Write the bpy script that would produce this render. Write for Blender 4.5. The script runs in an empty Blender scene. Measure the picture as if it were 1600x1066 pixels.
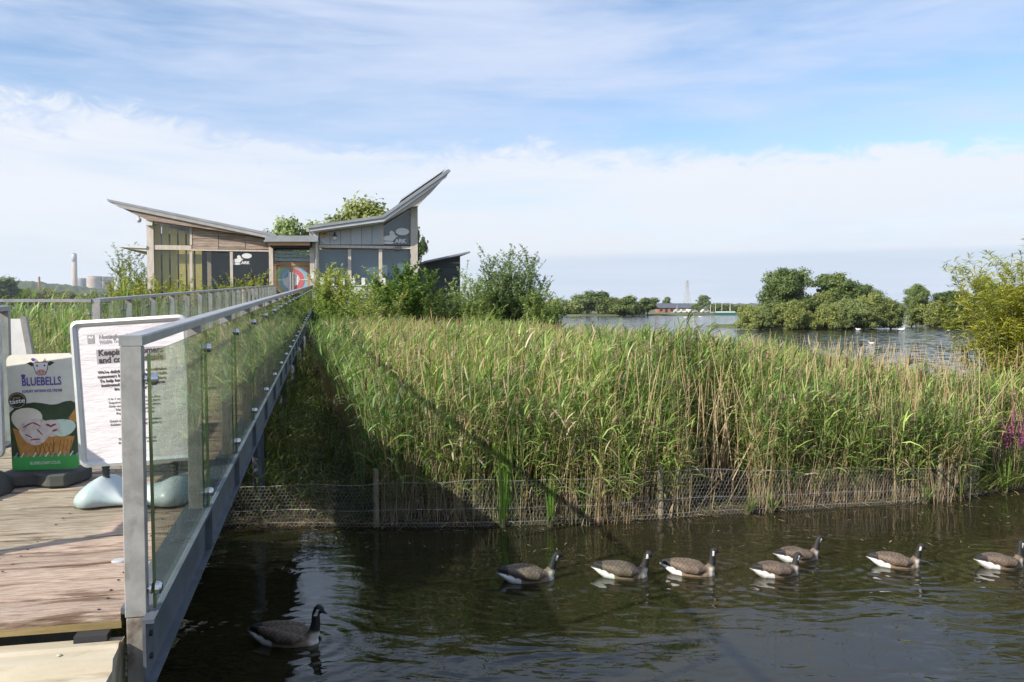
import bpy, bmesh, math, random
import numpy as np
from mathutils import Vector, Matrix, noise as mnoise

R = math.radians
rng = np.random.default_rng(7)
random.seed(7)
scene = bpy.context.scene
COL = scene.collection

# ------------------------------------------------------------------ camera
F = 1291.0                      # focal length in photo pixels (1600 wide)
CAMH = 3.2                      # metres above the water
PITCH = math.atan(55.0 / F)          # horizon at y = 478 in the photo
cam_d = bpy.data.cameras.new('camera')
cam = bpy.data.objects.new('camera', cam_d)
COL.objects.link(cam)
cam.location = (0, 0, CAMH)
cam.rotation_euler = (math.pi / 2 - PITCH, 0, 0)
cam_d.sensor_width = 36.0
cam_d.lens = 36.0 * F / 1600.0
cam_d.clip_start = 0.05
cam_d.clip_end = 20000.0
scene.camera = cam

# ------------------------------------------------------------------ light
SUN_L = Vector((1.24, 0.91, -1.0)).normalized()      # direction the sunlight travels
SUN_EL = math.asin(-SUN_L.z)
sun_d = bpy.data.lights.new('sun', 'SUN')
sun_d.energy = 5.0
sun_d.angle = R(0.5)
sun_d.color = (1.0, 0.93, 0.82)
sun = bpy.data.objects.new('sun', sun_d)
COL.objects.link(sun)
sun.location = (-40, -30, 40)
sun.rotation_euler = (-SUN_L).to_track_quat('Z', 'Y').to_euler()

scene.view_settings.view_transform = 'Standard'
scene.view_settings.look = 'None'
scene.view_settings.gamma = 1.0
scene.view_settings.use_curve_mapping = False
scene.view_settings.exposure = 0.6

scene.render.engine = 'CYCLES'
cy = scene.cycles
cy.max_bounces = 8
cy.diffuse_bounces = 3
cy.glossy_bounces = 4
cy.transmission_bounces = 6
cy.transparent_max_bounces = 40
cy.caustics_reflective = False
cy.caustics_refractive = False
cy.use_denoising = True
cy.use_adaptive_sampling = True
cy.adaptive_threshold = 0.01
cy.sample_clamp_indirect = 8.0
cy.volume_bounces = 0


# ------------------------------------------------------------------ node helper
class NT:
    def __init__(self, tree):
        self.t = tree
        self.n = tree.nodes
        self.l = tree.links

    def new(self, kind, **kw):
        nd = self.n.new(kind)
        for k, v in kw.items():
            setattr(nd, k, v)
        return nd

    def put(self, sock, v):
        if isinstance(v, bpy.types.NodeSocket):
            self.l.new(v, sock)
        elif v is not None:
            if hasattr(sock.default_value, '__len__') and not isinstance(v, (int, float)):
                v = tuple(v)
                if len(sock.default_value) == 4 and len(v) == 3:
                    v = v + (1.0,)
            sock.default_value = v

    def math(self, op, a, b=None, c=None, clamp=False):
        nd = self.new('ShaderNodeMath', operation=op)
        nd.use_clamp = clamp
        self.put(nd.inputs[0], a)
        if b is not None:
            self.put(nd.inputs[1], b)
        if c is not None:
            self.put(nd.inputs[2], c)
        return nd.outputs[0]

    def mix(self, fac, a, b, mode='MIX'):
        nd = self.new('ShaderNodeMix', data_type='RGBA', blend_type=mode)
        nd.clamp_factor = True
        self.put(nd.inputs[0], fac)
        self.put(nd.inputs[6], a)
        self.put(nd.inputs[7], b)
        return nd.outputs[2]

    def noise(self, vec, scale, detail=4.0, rough=0.55, dist=0.0):
        nd = self.new('ShaderNodeTexNoise')
        self.put(nd.inputs['Vector'], vec)
        nd.inputs['Scale'].default_value = scale
        nd.inputs['Detail'].default_value = detail
        nd.inputs['Roughness'].default_value = rough
        nd.inputs['Distortion'].default_value = dist
        return nd.outputs[0]

    def mapping(self, vec, scale=(1, 1, 1), rot=(0, 0, 0), loc=(0, 0, 0)):
        nd = self.new('ShaderNodeMapping')
        self.put(nd.inputs['Vector'], vec)
        nd.inputs['Scale'].default_value = scale
        nd.inputs['Rotation'].default_value = rot
        nd.inputs['Location'].default_value = loc
        return nd.outputs[0]

    def smooth(self, v, a, b, lo=0.0, hi=1.0):
        nd = self.new('ShaderNodeMapRange', interpolation_type='SMOOTHSTEP')
        self.put(nd.inputs[0], v)
        nd.inputs[1].default_value = a
        nd.inputs[2].default_value = b
        nd.inputs[3].default_value = lo
        nd.inputs[4].default_value = hi
        return nd.outputs[0]


# ------------------------------------------------------------------ world sky
world = bpy.data.worlds.new('World')
scene.world = world
world.use_nodes = True
wt = NT(world.node_tree)
wt.n.clear()
w_out = wt.new('ShaderNodeOutputWorld')
w_bg = wt.new('ShaderNodeBackground')
w_bg.inputs['Strength'].default_value = 0.098
world.cycles.sampling_method = 'MANUAL'
world.cycles.sample_map_resolution = 512
wt.l.new(w_bg.outputs[0], w_out.inputs['Surface'])
sky = wt.new('ShaderNodeTexSky', sky_type='NISHITA')
sky.sun_disc = False
sky.sun_elevation = SUN_EL
sky.sun_rotation = math.atan2(-SUN_L.x, -SUN_L.y)
sky.altitude = 30.0
sky.air_density = 1.0
sky.dust_density = 0.6
sky.ozone_density = 2.0
tc = wt.new('ShaderNodeTexCoord')
sep = wt.new('ShaderNodeSeparateXYZ')
wt.l.new(tc.outputs['Generated'], sep.inputs[0])
dx, dy, dz = sep.outputs
zz = wt.math('ADD', wt.math('MAXIMUM', dz, 0.0), 0.10)
comb = wt.new('ShaderNodeCombineXYZ')
wt.put(comb.inputs[0], wt.math('DIVIDE', dx, zz))
wt.put(comb.inputs[1], wt.math('DIVIDE', dy, zz))
cp = comb.outputs[0]
# thin cirrus drawn out in long slanting streaks, over the whole dome
gen = tc.outputs['Generated']
c1 = wt.noise(wt.mapping(gen, (1.3, 1.3, 7.0), (0, R(13), 0), (0.35, 0.0, 1.7)), 1.0, 5.0, 0.56, 0.5)
c2 = wt.noise(wt.mapping(gen, (3.4, 3.4, 26.0), (0, R(17), 0), (0.0, 0.3, 0.6)), 1.0, 5.0, 0.62, 0.9)
cirrus = wt.math('MULTIPLY', wt.smooth(wt.math('ADD', wt.math('MULTIPLY', c1, 0.72), wt.math('MULTIPLY', c2, 0.28)), 0.355, 0.60), 0.88)
# bank of cloud low over the horizon with a feathered top edge
azv = wt.math('DIVIDE', dx, wt.math('ADD', wt.math('ABSOLUTE', dy), 0.4))
n_edge = wt.noise(wt.mapping(gen, (4, 4, 9), (0, R(8), 0)), 1.0, 5.0, 0.62, 0.3)
n_fine = wt.noise(wt.mapping(gen, (20, 20, 44), (0, R(-35), 0)), 1.0, 5.0, 0.66, 0.8)
edge = wt.math('ADD', wt.math('ADD', 0.098, wt.math('MULTIPLY', azv, -0.05)),
               wt.math('ADD', wt.math('MULTIPLY', n_edge, 0.085), wt.math('MULTIPLY', n_fine, 0.10)))
bank = wt.smooth(wt.math('SUBTRACT', edge, dz), -0.004, 0.030)
n_bank = wt.noise(wt.mapping(gen, (2.6, 2.6, 22), (0, R(6), 0)), 1.0, 6.0, 0.6, 0.5)
bank = wt.math('MULTIPLY', bank, wt.smooth(n_bank, 0.28, 0.6, 0.58, 0.98))
# grey-blue strip of far cloud along the horizon
n_lo = wt.noise(wt.mapping(gen, (2.2, 2.2, 60)), 1.0, 6.0, 0.6, 0.5)
low = wt.math('MULTIPLY', wt.smooth(dz, 0.056, 0.066, 1.0, 0.0), wt.smooth(n_lo, 0.3, 0.6, 0.35, 1.0))
low = wt.math('MULTIPLY', low, wt.smooth(azv, -0.08, 0.05, 0.3, 1.0))
base_sky = wt.mix(1.0, sky.outputs[0], (1.14, 1.20, 1.27), 'MULTIPLY')
s1 = wt.mix(cirrus, base_sky, (4.7, 5.35, 6.75))
s2 = wt.mix(bank, s1, (6.15, 6.4, 6.8))
s3 = wt.mix(wt.math('MULTIPLY', low, 0.6), s2, (3.95, 4.95, 6.15))
wt.put(w_bg.inputs['Color'], s3)

# ------------------------------------------------------------------ pixel / frame helpers
CP, SP = math.cos(PITCH), math.sin(PITCH)
ANG = R(12.57)                   # the bridge leads off to the left of the view
D2 = Vector((-math.sin(ANG), math.cos(ANG)))
N2 = Vector((math.cos(ANG), math.sin(ANG)))


def ray(px, py):
    xc, yc = (px - 800.0) / F, -(py - 533.0) / F
    return Vector((xc, CP + yc * SP, -SP + yc * CP))


def atY(px, py, Y):
    r = ray(px, py)
    t = Y / r.y
    return Vector((r.x * t, Y, CAMH + r.z * t))


def atZ(px, py, z=0.0):
    r = ray(px, py)
    t = (z - CAMH) / r.z
    return Vector((r.x * t, r.y * t, z))


def uz(px, py, v):
    """facade coordinates (u, z) on the plane at distance v along the bridge"""
    r = ray(px, py)
    t = v / (r.x * D2.x + r.y * D2.y)
    return ((r.x * N2.x + r.y * N2.y) * t, CAMH + r.z * t)


def uvz(u, v, z):
    return Vector((u * N2.x + v * D2.x, u * N2.y + v * D2.y, z))


SLOPE = 0.0294


def zdeck(v):
    return CAMH - 1.318 + SLOPE * v


# ------------------------------------------------------------------ mesh builder
class MB:
    def __init__(self):
        self.v = []
        self.f = []

    def add(self, vs, fs):
        o = len(self.v)
        self.v += [tuple(p) for p in vs]
        self.f += [tuple(i + o for i in f) for f in fs]
        return self

    def box(self, x0, x1, y0, y1, z0, z1):
        vs = [(x0, y0, z0), (x1, y0, z0), (x1, y1, z0), (x0, y1, z0), (x0, y0, z1), (x1, y0, z1), (x1, y1, z1), (x0, y1, z1)]
        return self.add(vs, [(3, 2, 1, 0), (4, 5, 6, 7), (0, 1, 5, 4), (1, 2, 6, 5), (2, 3, 7, 6), (3, 0, 4, 7)])

    def prism(self, poly, a0, a1, axis='y'):
        """poly in the two other axes: y -> (x,z); x -> (y,z); z -> (x,y)"""
        n = len(poly)

        def P(p, a):
            return {'y': (p[0], a, p[1]), 'x': (a, p[0], p[1]), 'z': (p[0], p[1], a)}[axis]
        vs = [P(p, a0) for p in poly] + [P(p, a1) for p in poly]
        area = sum(poly[i][0] * poly[(i + 1) % n][1] - poly[(i + 1) % n][0] * poly[i][1] for i in range(n))
        fs = [tuple(range(n)), tuple(range(2 * n - 1, n - 1, -1))]
        for i in range(n):
            j = (i + 1) % n
            fs.append((j, i, i + n, j + n))
        ccw = area > 0
        # outward orientation
        flip = (axis == 'y' and not ccw) or (axis in 'xz' and ccw)
        if a1 < a0:
            flip = not flip
        if flip:
            fs = [tuple(reversed(f)) for f in fs]
        return self.add(vs, fs)

    def tube(self, pts, rad, n=8, cap=True, squash=1.0):
        pts = [Vector(p) for p in pts]
        if not hasattr(rad, '__len__'):
            rad = [rad] * len(pts)
        vs, fs = [], []
        prev = None
        for i, p in enumerate(pts):
            a = pts[max(0, i - 1)]
            b = pts[min(len(pts) - 1, i + 1)]
            t = (b - a)
            t = t.normalized() if t.length > 1e-9 else Vector((0, 0, 1))
            if prev is None:
                ref = Vector((0, 0, 1)) if abs(t.z) < 0.9 else Vector((1, 0, 0))
                x = t.cross(ref).normalized()
            else:
                x = (prev - t * prev.dot(t))
                x = x.normalized() if x.length > 1e-6 else t.orthogonal().normalized()
            prev = x
            y = t.cross(x)
            for k in range(n):
                an = 2 * math.pi * k / n
                vs.append(p + (x * math.cos(an) + y * math.sin(an) * squash) * rad[i])
        for i in range(len(pts) - 1):
            for k in range(n):
                k2 = (k + 1) % n
                fs.append((i * n + k, i * n + k2, (i + 1) * n + k2, (i + 1) * n + k))
        if cap:
            fs.append(tuple(range(n - 1, -1, -1)))
            fs.append(tuple((len(pts) - 1) * n + k for k in range(n)))
        return self.add(vs, fs)

    def cyl(self, c, r, h, n=16, axis='z', r2=None):
        r2 = r if r2 is None else r2
        c = Vector(c)
        ax = {'x': Vector((1, 0, 0)), 'y': Vector((0, 1, 0)), 'z': Vector((0, 0, 1))}[axis]
        return self.tube([c - ax * h / 2, c + ax * h / 2], [r, r2], n)

    def lathe(self, prof, n=24, c=(0, 0, 0)):
        vs, fs = [], []
        for (r, z) in prof:
            for k in range(n):
                an = 2 * math.pi * k / n
                vs.append((c[0] + r * math.cos(an), c[1] + r * math.sin(an), c[2] + z))
        for i in range(len(prof) - 1):
            for k in range(n):
                k2 = (k + 1) % n
                fs.append((i * n + k, i * n + k2, (i + 1) * n + k2, (i + 1) * n + k))
        fs.append(tuple(range(n - 1, -1, -1)))
        fs.append(tuple((len(prof) - 1) * n + k for k in range(n)))
        return self.add(vs, fs)

    def xf(self, m):
        self.v = [tuple(m @ Vector(p)) for p in self.v]
        return self

    def mesh(self, name, mat, smooth=False, bevel=0.0):
        me = bpy.data.meshes.new(name)
        me.from_pydata(self.v, [], self.f)
        if bevel > 0:
            bm = bmesh.new()
            bm.from_mesh(me)
            bmesh.ops.bevel(bm, geom=bm.edges[:], offset=bevel, segments=1, affect='EDGES', profile=0.5)
            bm.to_mesh(me)
            bm.free()
        me.validate()
        if mat:
            me.materials.append(mat)
        if smooth:
            me.polygons.foreach_set('use_smooth', [True] * len(me.polygons))
        me.update()
        return me

    def build(self, name, mat, parent=None, smooth=False, bevel=0.0, loc=None, rot=None):
        return obj(name, self.mesh(name, mat, smooth, bevel), parent, loc, rot)


def obj(name, data, parent=None, loc=None, rot=None):
    o = bpy.data.objects.new(name, data)
    COL.objects.link(o)
    if parent:
        o.parent = parent
    if loc is not None:
        o.location = loc
    if rot is not None:
        o.rotation_euler = rot
    return o


def tag(o, label=None, cat=None, group=None, kind=None):
    if label:
        o['label'] = label
    if cat:
        o['category'] = cat
    if group:
        o['group'] = group
    if kind:
        o['kind'] = kind
    return o


def thing(name, label, cat, loc=(0, 0, 0), rotz=0.0, group=None):
    o = bpy.data.objects.new(name, None)
    o.empty_display_size = 0.2
    COL.objects.link(o)
    o.location = loc
    o.rotation_euler = (0, 0, rotz)
    return tag(o, label, cat, group)


def arrays_mesh(name, verts, quads, tris, mat, cols=None, smooth=False):
    me = bpy.data.meshes.new(name)
    verts = np.asarray(verts, np.float32)
    nq = 0 if quads is None else len(quads)
    nt = 0 if tris is None else len(tris)
    me.vertices.add(len(verts))
    me.vertices.foreach_set('co', verts.ravel())
    idx = []
    if nq:
        idx.append(np.asarray(quads, np.int32).ravel())
    if nt:
        idx.append(np.asarray(tris, np.int32).ravel())
    idx = np.concatenate(idx)
    me.loops.add(len(idx))
    me.loops.foreach_set('vertex_index', idx)
    me.polygons.add(nq + nt)
    tot = np.concatenate([np.full(nq, 4, np.int32), np.full(nt, 3, np.int32)])
    start = np.concatenate([[0], np.cumsum(tot)[:-1]]).astype(np.int32)
    me.polygons.foreach_set('loop_start', start)
    me.polygons.foreach_set('loop_total', tot)
    if smooth:
        me.polygons.foreach_set('use_smooth', np.ones(nq + nt, bool))
    if cols is not None:
        ca = me.color_attributes.new('Col', 'FLOAT_COLOR', 'POINT')
        c4 = np.ones((len(verts), 4), np.float32)
        c4[:, :3] = cols
        ca.data.foreach_set('color', c4.ravel())
    me.update(calc_edges=True)
    if mat:
        me.materials.append(mat)
    return me


# ------------------------------------------------------------------ materials
def new_mat(name):
    m = bpy.data.materials.new(name)
    m.use_nodes = True
    t = NT(m.node_tree)
    b = t.n['Principled BSDF']
    return m, t, b


def mat(name, c1, c2=None, rough=0.6, metal=0.0, scale=6.0, stretch=(1, 1, 1), bump=0.0, spots=None, spot_amt=0.5, spot_scale=2.0, coords='Object', rand=0.0, detail=6.0, bscale=None):
    """two-tone procedural surface with optional stains, fine relief and per-object tone"""
    m, t, b = new_mat(name)
    tcn = t.new('ShaderNodeTexCoord')
    vec = t.mapping(tcn.outputs[coords], stretch)
    if rand > 0:
        oi = t.new('ShaderNodeObjectInfo')
        va = t.new('ShaderNodeVectorMath', operation='ADD')
        t.put(va.inputs[0], vec)
        cx = t.new('ShaderNodeCombineXYZ')
        t.put(cx.inputs[0], t.math('MULTIPLY', oi.outputs['Random'], 37.0))
        t.put(cx.inputs[1], t.math('MULTIPLY', oi.outputs['Random'], 91.0))
        t.put(va.inputs[1], cx.outputs[0])
        vec = va.outputs[0]
    n1 = t.noise(vec, scale, detail, 0.6)
    col = t.mix(t.smooth(n1, 0.3, 0.7), c1, c2 or c1)
    if spots:
        n2 = t.noise(vec, spot_scale, 5.0, 0.6, 0.4)
        col = t.mix(t.math('MULTIPLY', t.smooth(n2, 0.52, 0.66), spot_amt), col, spots)
    if rand > 0:
        hs = t.new('ShaderNodeHueSaturation')
        t.put(hs.inputs['Value'], t.math('ADD', 1.0 - rand / 2, t.math('MULTIPLY', oi.outputs['Random'], rand)))
        t.put(hs.inputs['Color'], col)
        col = hs.outputs[0]
    t.put(b.inputs['Base Color'], col)
    t.put(b.inputs['Roughness'], t.math('ADD', rough - 0.08, t.math('MULTIPLY', n1, 0.16)))
    b.inputs['Metallic'].default_value = metal
    if bump > 0:
        bp = t.new('ShaderNodeBump')
        bp.inputs['Strength'].default_value = bump
        bp.inputs['Distance'].default_value = 0.01
        nb = t.noise(vec, bscale or scale * 3, 6.0, 0.65)
        t.put(bp.inputs['Height'], nb)
        t.l.new(bp.outputs[0], b.inputs['Normal'])
    return m


def leaf_mat(name, tint=(1, 1, 1), trans=0.35, rough=0.5):
    m, t, b = new_mat(name)
    at = t.new('ShaderNodeAttribute', attribute_name='Col')
    c = t.mix(1.0, at.outputs['Color'], tint, 'MULTIPLY')
    t.put(b.inputs['Base Color'], c)
    b.inputs['Roughness'].default_value = rough
    b.inputs['Specular IOR Level'].default_value = 0.35
    tr = t.new('ShaderNodeBsdfTranslucent')
    t.put(tr.inputs['Color'], t.mix(1.0, c, (1.25, 1.3, 0.6), 'MULTIPLY'))
    ms = t.new('ShaderNodeMixShader')
    ms.inputs[0].default_value = trans
    t.l.new(b.outputs[0], ms.inputs[1])
    t.l.new(tr.outputs[0], ms.inputs[2])
    t.l.new(ms.outputs[0], t.n['Material Output'].inputs['Surface'])
    return m


def glass_mat(name, tint, ior=1.5, dirt=0.06, gain=1.0):
    m, t, b = new_mat(name)
    t.n.remove(b)
    tr = t.new('ShaderNodeBsdfTransparent')
    tr.inputs[0].default_value = (*tint, 1)
    gl = t.new('ShaderNodeBsdfGlossy')
    gl.inputs['Roughness'].default_value = 0.01
    fr = t.new('ShaderNodeFresnel')
    gm = t.new('ShaderNodeNewGeometry')
    # thin pane: the inner faces see the same index as the outer ones
    t.put(fr.inputs['IOR'], t.math('ADD', ior, t.math('MULTIPLY', gm.outputs['Backfacing'], 1.0 / ior - ior)))
    tcn = t.new('ShaderNodeTexCoord')
    df = t.new('ShaderNodeBsdfDiffuse')
    df.inputs[0].default_value = (0.55, 0.6, 0.55, 1)
    nd = t.noise(t.mapping(tcn.outputs['Object'], (6, 6, 1.5)), 2.0, 8.0, 0.7, 0.6)
    m1 = t.new('ShaderNodeMixShader')
    t.put(m1.inputs[0], t.math('MULTIPLY', t.smooth(nd, 0.35, 0.8), dirt))
    t.l.new(tr.outputs[0], m1.inputs[1])
    t.l.new(df.outputs[0], m1.inputs[2])
    m2 = t.new('ShaderNodeMixShader')
    t.put(m2.inputs[0], t.math('MULTIPLY', fr.outputs[0], gain, clamp=True))
    t.l.new(m1.outputs[0], m2.inputs[1])
    t.l.new(gl.outputs[0], m2.inputs[2])
    t.l.new(m2.outputs[0], t.n['Material Output'].inputs['Surface'])
    return m


def flat(name, c, rough=0.5, spec=0.3):
    return mat(name, c, tuple(min(1, x * 0.88) for x in c), rough, scale=9.0)


M = {}
M['steel'] = mat('galvanised_steel', (0.26, 0.255, 0.245), (0.36, 0.355, 0.345), 0.55, 0.15, scale=11.0, stretch=(1, 1, 0.8), spots=(0.215, 0.20, 0.18), spot_amt=0.7, spot_scale=7.0, bump=0.07, rand=0.14)
M['steel_rail'] = mat('handrail_steel', (0.29, 0.29, 0.30), (0.38, 0.38, 0.39), 0.45, 0.3, scale=9.0, spots=(0.26, 0.25, 0.24), spot_amt=0.5, spot_scale=3.0, bump=0.06)
M['beam'] = mat('painted_beam', (0.085, 0.10, 0.125), (0.13, 0.15, 0.18), 0.5, 0.25, scale=5.0, spots=(0.06, 0.06, 0.055), spot_amt=0.6, spot_scale=2.5, bump=0.1)
M['bolt'] = mat('chrome_bolt', (0.45, 0.46, 0.48), (0.6, 0.6, 0.62), 0.22, 0.95, scale=20.0)
M['gasket'] = flat('dark_gasket', (0.03, 0.03, 0.035), 0.6)
M['glass'] = glass_mat('balustrade_glass', (0.905, 0.968, 0.928), 1.5, 0.025)
M['glass_edge'] = flat('green_glass_edge', (0.10, 0.14, 0.06), 0.3)
M['window'] = glass_mat('window_glass', (0.86, 0.91, 0.91), 1.52, 0.02)
M['plank'] = mat('weathered_deck_wood', (0.31, 0.215, 0.16), (0.52, 0.405, 0.32), 0.78, scale=6.0, stretch=(1.3, 9, 9), bump=1.0, spots=(0.125, 0.066, 0.036), spot_amt=0.85, spot_scale=1.5, rand=0.34, bscale=9)
M['plank_edge'] = mat('mossy_deck_edge', (0.23, 0.17, 0.065), (0.30, 0.22, 0.10), 0.8, scale=6.0, stretch=(0.5, 4, 4), bump=0.4, spots=(0.10, 0.11, 0.03), spot_amt=0.7, rand=0.1)
M['cream'] = mat('cream_threshold', (0.42, 0.37, 0.27), (0.53, 0.47, 0.36), 0.65, scale=3.0, stretch=(0.6, 2, 2), bump=0.25, spots=(0.26, 0.19, 0.10), spot_amt=0.7, spot_scale=3.5)
M['siding'] = mat('weathered_cladding', (0.27, 0.19, 0.145), (0.46, 0.365, 0.295), 0.8, scale=3.0, stretch=(0.5, 6, 6), bump=0.3, rand=0.4, spots=(0.15, 0.10, 0.075), spot_amt=0.6)
M['timber'] = mat('grey_timber', (0.50, 0.435, 0.365), (0.63, 0.565, 0.49), 0.75, scale=4.0, stretch=(3, 3, 0.6), bump=0.2, rand=0.15)
M['orange_timber'] = mat('orange_timber', (0.36, 0.205, 0.105), (0.46, 0.275, 0.15), 0.55, scale=4.0, stretch=(0.8, 3, 3), bump=0.1, rand=0.1)
M['wood_in'] = mat('interior_boards', (0.80, 0.52, 0.14), (0.90, 0.64, 0.22), 0.55, scale=3.0, stretch=(4, 4, 0.6), rand=0.25)
M['zinc'] = mat('zinc_roof', (0.30, 0.31, 0.33), (0.38, 0.39, 0.41), 0.5, 0.4, scale=2.0, rand=0.1)
M['fascia'] = mat('roof_fascia', (0.36, 0.345, 0.33), (0.45, 0.43, 0.41), 0.6, scale=3.0)
M['greypanel'] = mat('grey_panel', (0.44, 0.465, 0.49), (0.50, 0.52, 0.545), 0.55, scale=2.0, rand=0.12)
M['white'] = flat('white_paint', (0.78, 0.77, 0.75), 0.5)
M['offwhite'] = mat('white_wall', (0.66, 0.65, 0.62), (0.75, 0.74, 0.71), 0.7, scale=1.5, spots=(0.45, 0.44, 0.38), spot_amt=0.4)
M['dark_in'] = flat('dark_interior', (0.035, 0.036, 0.04), 0.8)
M['blind'] = mat('blue_grey_blind', (0.17, 0.215, 0.28), (0.22, 0.27, 0.335), 0.8, scale=1.0)
M['shed'] = mat('dark_cladding', (0.05, 0.06, 0.058), (0.075, 0.085, 0.08), 0.75, scale=3.0, stretch=(0.5, 5, 5), rand=0.3, bump=0.2)
M['bark'] = mat('bark', (0.09, 0.072, 0.052), (0.15, 0.125, 0.095), 0.9, scale=6.0, stretch=(2, 2, 0.6), bump=0.6)
M['postwood'] = mat('fence_post_wood', (0.22, 0.18, 0.12), (0.33, 0.275, 0.19), 0.85, scale=8.0, stretch=(3, 3, 0.5), bump=0.5, spots=(0.12, 0.13, 0.05), spot_amt=0.6, spot_scale=3)
M['wire'] = mat('galvanised_wire', (0.38, 0.37, 0.355), (0.50, 0.49, 0.475), 0.5, 0.3, scale=10)
M['leaf'] = leaf_mat('reed_leaf', trans=0.35, rough=0.45)
M['tree_leaf'] = leaf_mat('tree_leaf', trans=0.3, rough=0.55)
M['rubber'] = mat('black_rubber', (0.045, 0.045, 0.047), (0.075, 0.073, 0.07), 0.75, scale=7.0, bump=0.2, spots=(0.13, 0.12, 0.10), spot_amt=0.5)
M['sign_plastic'] = mat('pale_plastic', (0.45, 0.52, 0.54), (0.52, 0.58, 0.60), 0.35, scale=5.0, spots=(0.33, 0.36, 0.34), spot_amt=0.35)
M['alu'] = mat('satin_aluminium', (0.50, 0.51, 0.52), (0.58, 0.59, 0.60), 0.4, 0.4, scale=8.0)
M['brick'] = mat('red_brick_wall', (0.30, 0.12, 0.08), (0.36, 0.16, 0.11), 0.85, scale=1.0)
M['slate'] = mat('slate_roof', (0.075, 0.085, 0.105), (0.10, 0.11, 0.13), 0.6, scale=1.0)
M['concrete'] = mat('pale_concrete', (0.36, 0.30, 0.25), (0.43, 0.365, 0.31), 0.85, scale=0.03, detail=4)
M['concrete_dark'] = mat('dark_concrete', (0.20, 0.20, 0.21), (0.25, 0.25, 0.26), 0.85, scale=0.03, detail=4)

# ------------------------------------------------------------------ the setting: water, banks, far land


GEESE_AT = [(828, 906), (975, 900), (1081, 896), (1216, 898), (1249, 874), (1402, 884), (1566, 885), (452, 1003)]


def water_mat():
    m, t, b = new_mat('lake_water')
    b.inputs['Base Color'].default_value = (0.019, 0.0172, 0.008, 1)
    b.inputs['IOR'].default_value = 1.38
    g = t.new('ShaderNodeNewGeometry')
    pos = g.outputs['Position']
    sp = t.new('ShaderNodeSeparateXYZ')
    t.l.new(pos, sp.inputs[0])
    # calm strip along the bank, livelier towards open water
    far = t.smooth(sp.outputs[1], 16.0, 45.0)
    # unresolved wavelets widen the reflection on the open lake
    t.put(b.inputs['Roughness'], t.smooth(sp.outputs[1], 16.0, 90.0, 0.025, 0.10))
    a = t.noise(t.mapping(pos, (1.0, 1.7, 1), (0, 0, R(8))), 1.35, 2.0, 0.42, 0.8)
    c = t.noise(t.mapping(pos, (1.0, 2.0, 1), (0, 0, R(-14))), 4.6, 2.0, 0.45, 0.5)
    f = t.noise(t.mapping(pos, (1.0, 2.4, 1), (0, 0, R(5))), 1.1, 5.0, 0.62, 0.6)
    patch = t.smooth(t.noise(t.mapping(pos, (0.5, 0.9, 1)), 0.55, 2.0, 0.5), 0.35, 0.68, 0.25, 1.0)
    near_h = t.math('MULTIPLY', t.math('ADD', t.math('MULTIPLY', a, 0.038), t.math('MULTIPLY', c, 0.0060)), patch)
    # rings and wakes spreading from the swimming geese
    for (gx, gy) in [(w_.x, w_.y) for w_ in (atZ(a_, b_, 0.0) for a_, b_ in GEESE_AT)]:
        vd = t.new('ShaderNodeVectorMath', operation='DISTANCE')
        t.l.new(pos, vd.inputs[0])
        vd.inputs[1].default_value = (gx + 0.1, gy, 0)
        dd = vd.outputs['Value']
        wv = t.math('MULTIPLY', t.math('SINE', t.math('MULTIPLY', dd, 34.0)), t.math('EXPONENT', t.math('MULTIPLY', dd, -1.9)))
        near_h = t.math('ADD', near_h, t.math('MULTIPLY', wv, 0.0055))
    far_h = t.math('MULTIPLY', f, 0.24)
    h = t.math('ADD', t.math('MULTIPLY', near_h, t.math('SUBTRACT', 1.0, far)), t.math('MULTIPLY', far_h, far))
    bp = t.new('ShaderNodeBump')
    bp.inputs['Strength'].default_value = 1.0
    bp.inputs['Distance'].default_value = 1.0
    t.put(bp.inputs['Height'], h)
    # open lake: wave slopes taken directly, so that they do not smooth away with distance
    nz = t.new('ShaderNodeTexNoise')
    t.put(nz.inputs['Vector'], t.mapping(pos, (0.9, 1.6, 1)))
    nz.inputs['Scale'].default_value = 1.3
    nz.inputs['Detail'].default_value = 3.0
    s3_ = t.new('ShaderNodeSeparateColor')
    t.l.new(nz.outputs['Color'], s3_.inputs[0])
    cn = t.new('ShaderNodeCombineXYZ')
    t.put(cn.inputs[0], t.math('MULTIPLY', t.math('SUBTRACT', s3_.outputs[0], 0.5), 0.35))
    t.put(cn.inputs[1], t.math('MULTIPLY', t.math('SUBTRACT', s3_.outputs[1], 0.5), 0.75))
    cn.inputs[2].default_value = 1.0
    nn = t.new('ShaderNodeVectorMath', operation='NORMALIZE')
    t.l.new(cn.outputs[0], nn.inputs[0])
    mx = t.new('ShaderNodeMix', data_type='VECTOR')
    t.put(mx.inputs[0], far)
    t.l.new(bp.outputs[0], mx.inputs[4])
    t.l.new(nn.outputs[0], mx.inputs[5])
    n2 = t.new('ShaderNodeVectorMath', operation='NORMALIZE')
    t.l.new(mx.outputs[1], n2.inputs[0])
    t.l.new(n2.outputs[0], b.inputs['Normal'])
    return m


M['water'] = water_mat()
M['mud'] = mat('bank_mud', (0.045, 0.036, 0.022), (0.075, 0.06, 0.036), 0.9, scale=3.0, bump=0.8, spots=(0.05, 0.06, 0.02), spot_amt=0.6)
M['ground'] = mat('rough_grass_ground', (0.075, 0.095, 0.03), (0.12, 0.125, 0.05), 0.95, scale=0.05, spots=(0.14, 0.12, 0.07), spot_amt=0.5, spot_scale=0.02)
M['canopy'] = mat('far_canopy', (0.035, 0.052, 0.018), (0.065, 0.085, 0.028), 0.95, scale=0.012, detail=8)

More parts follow.
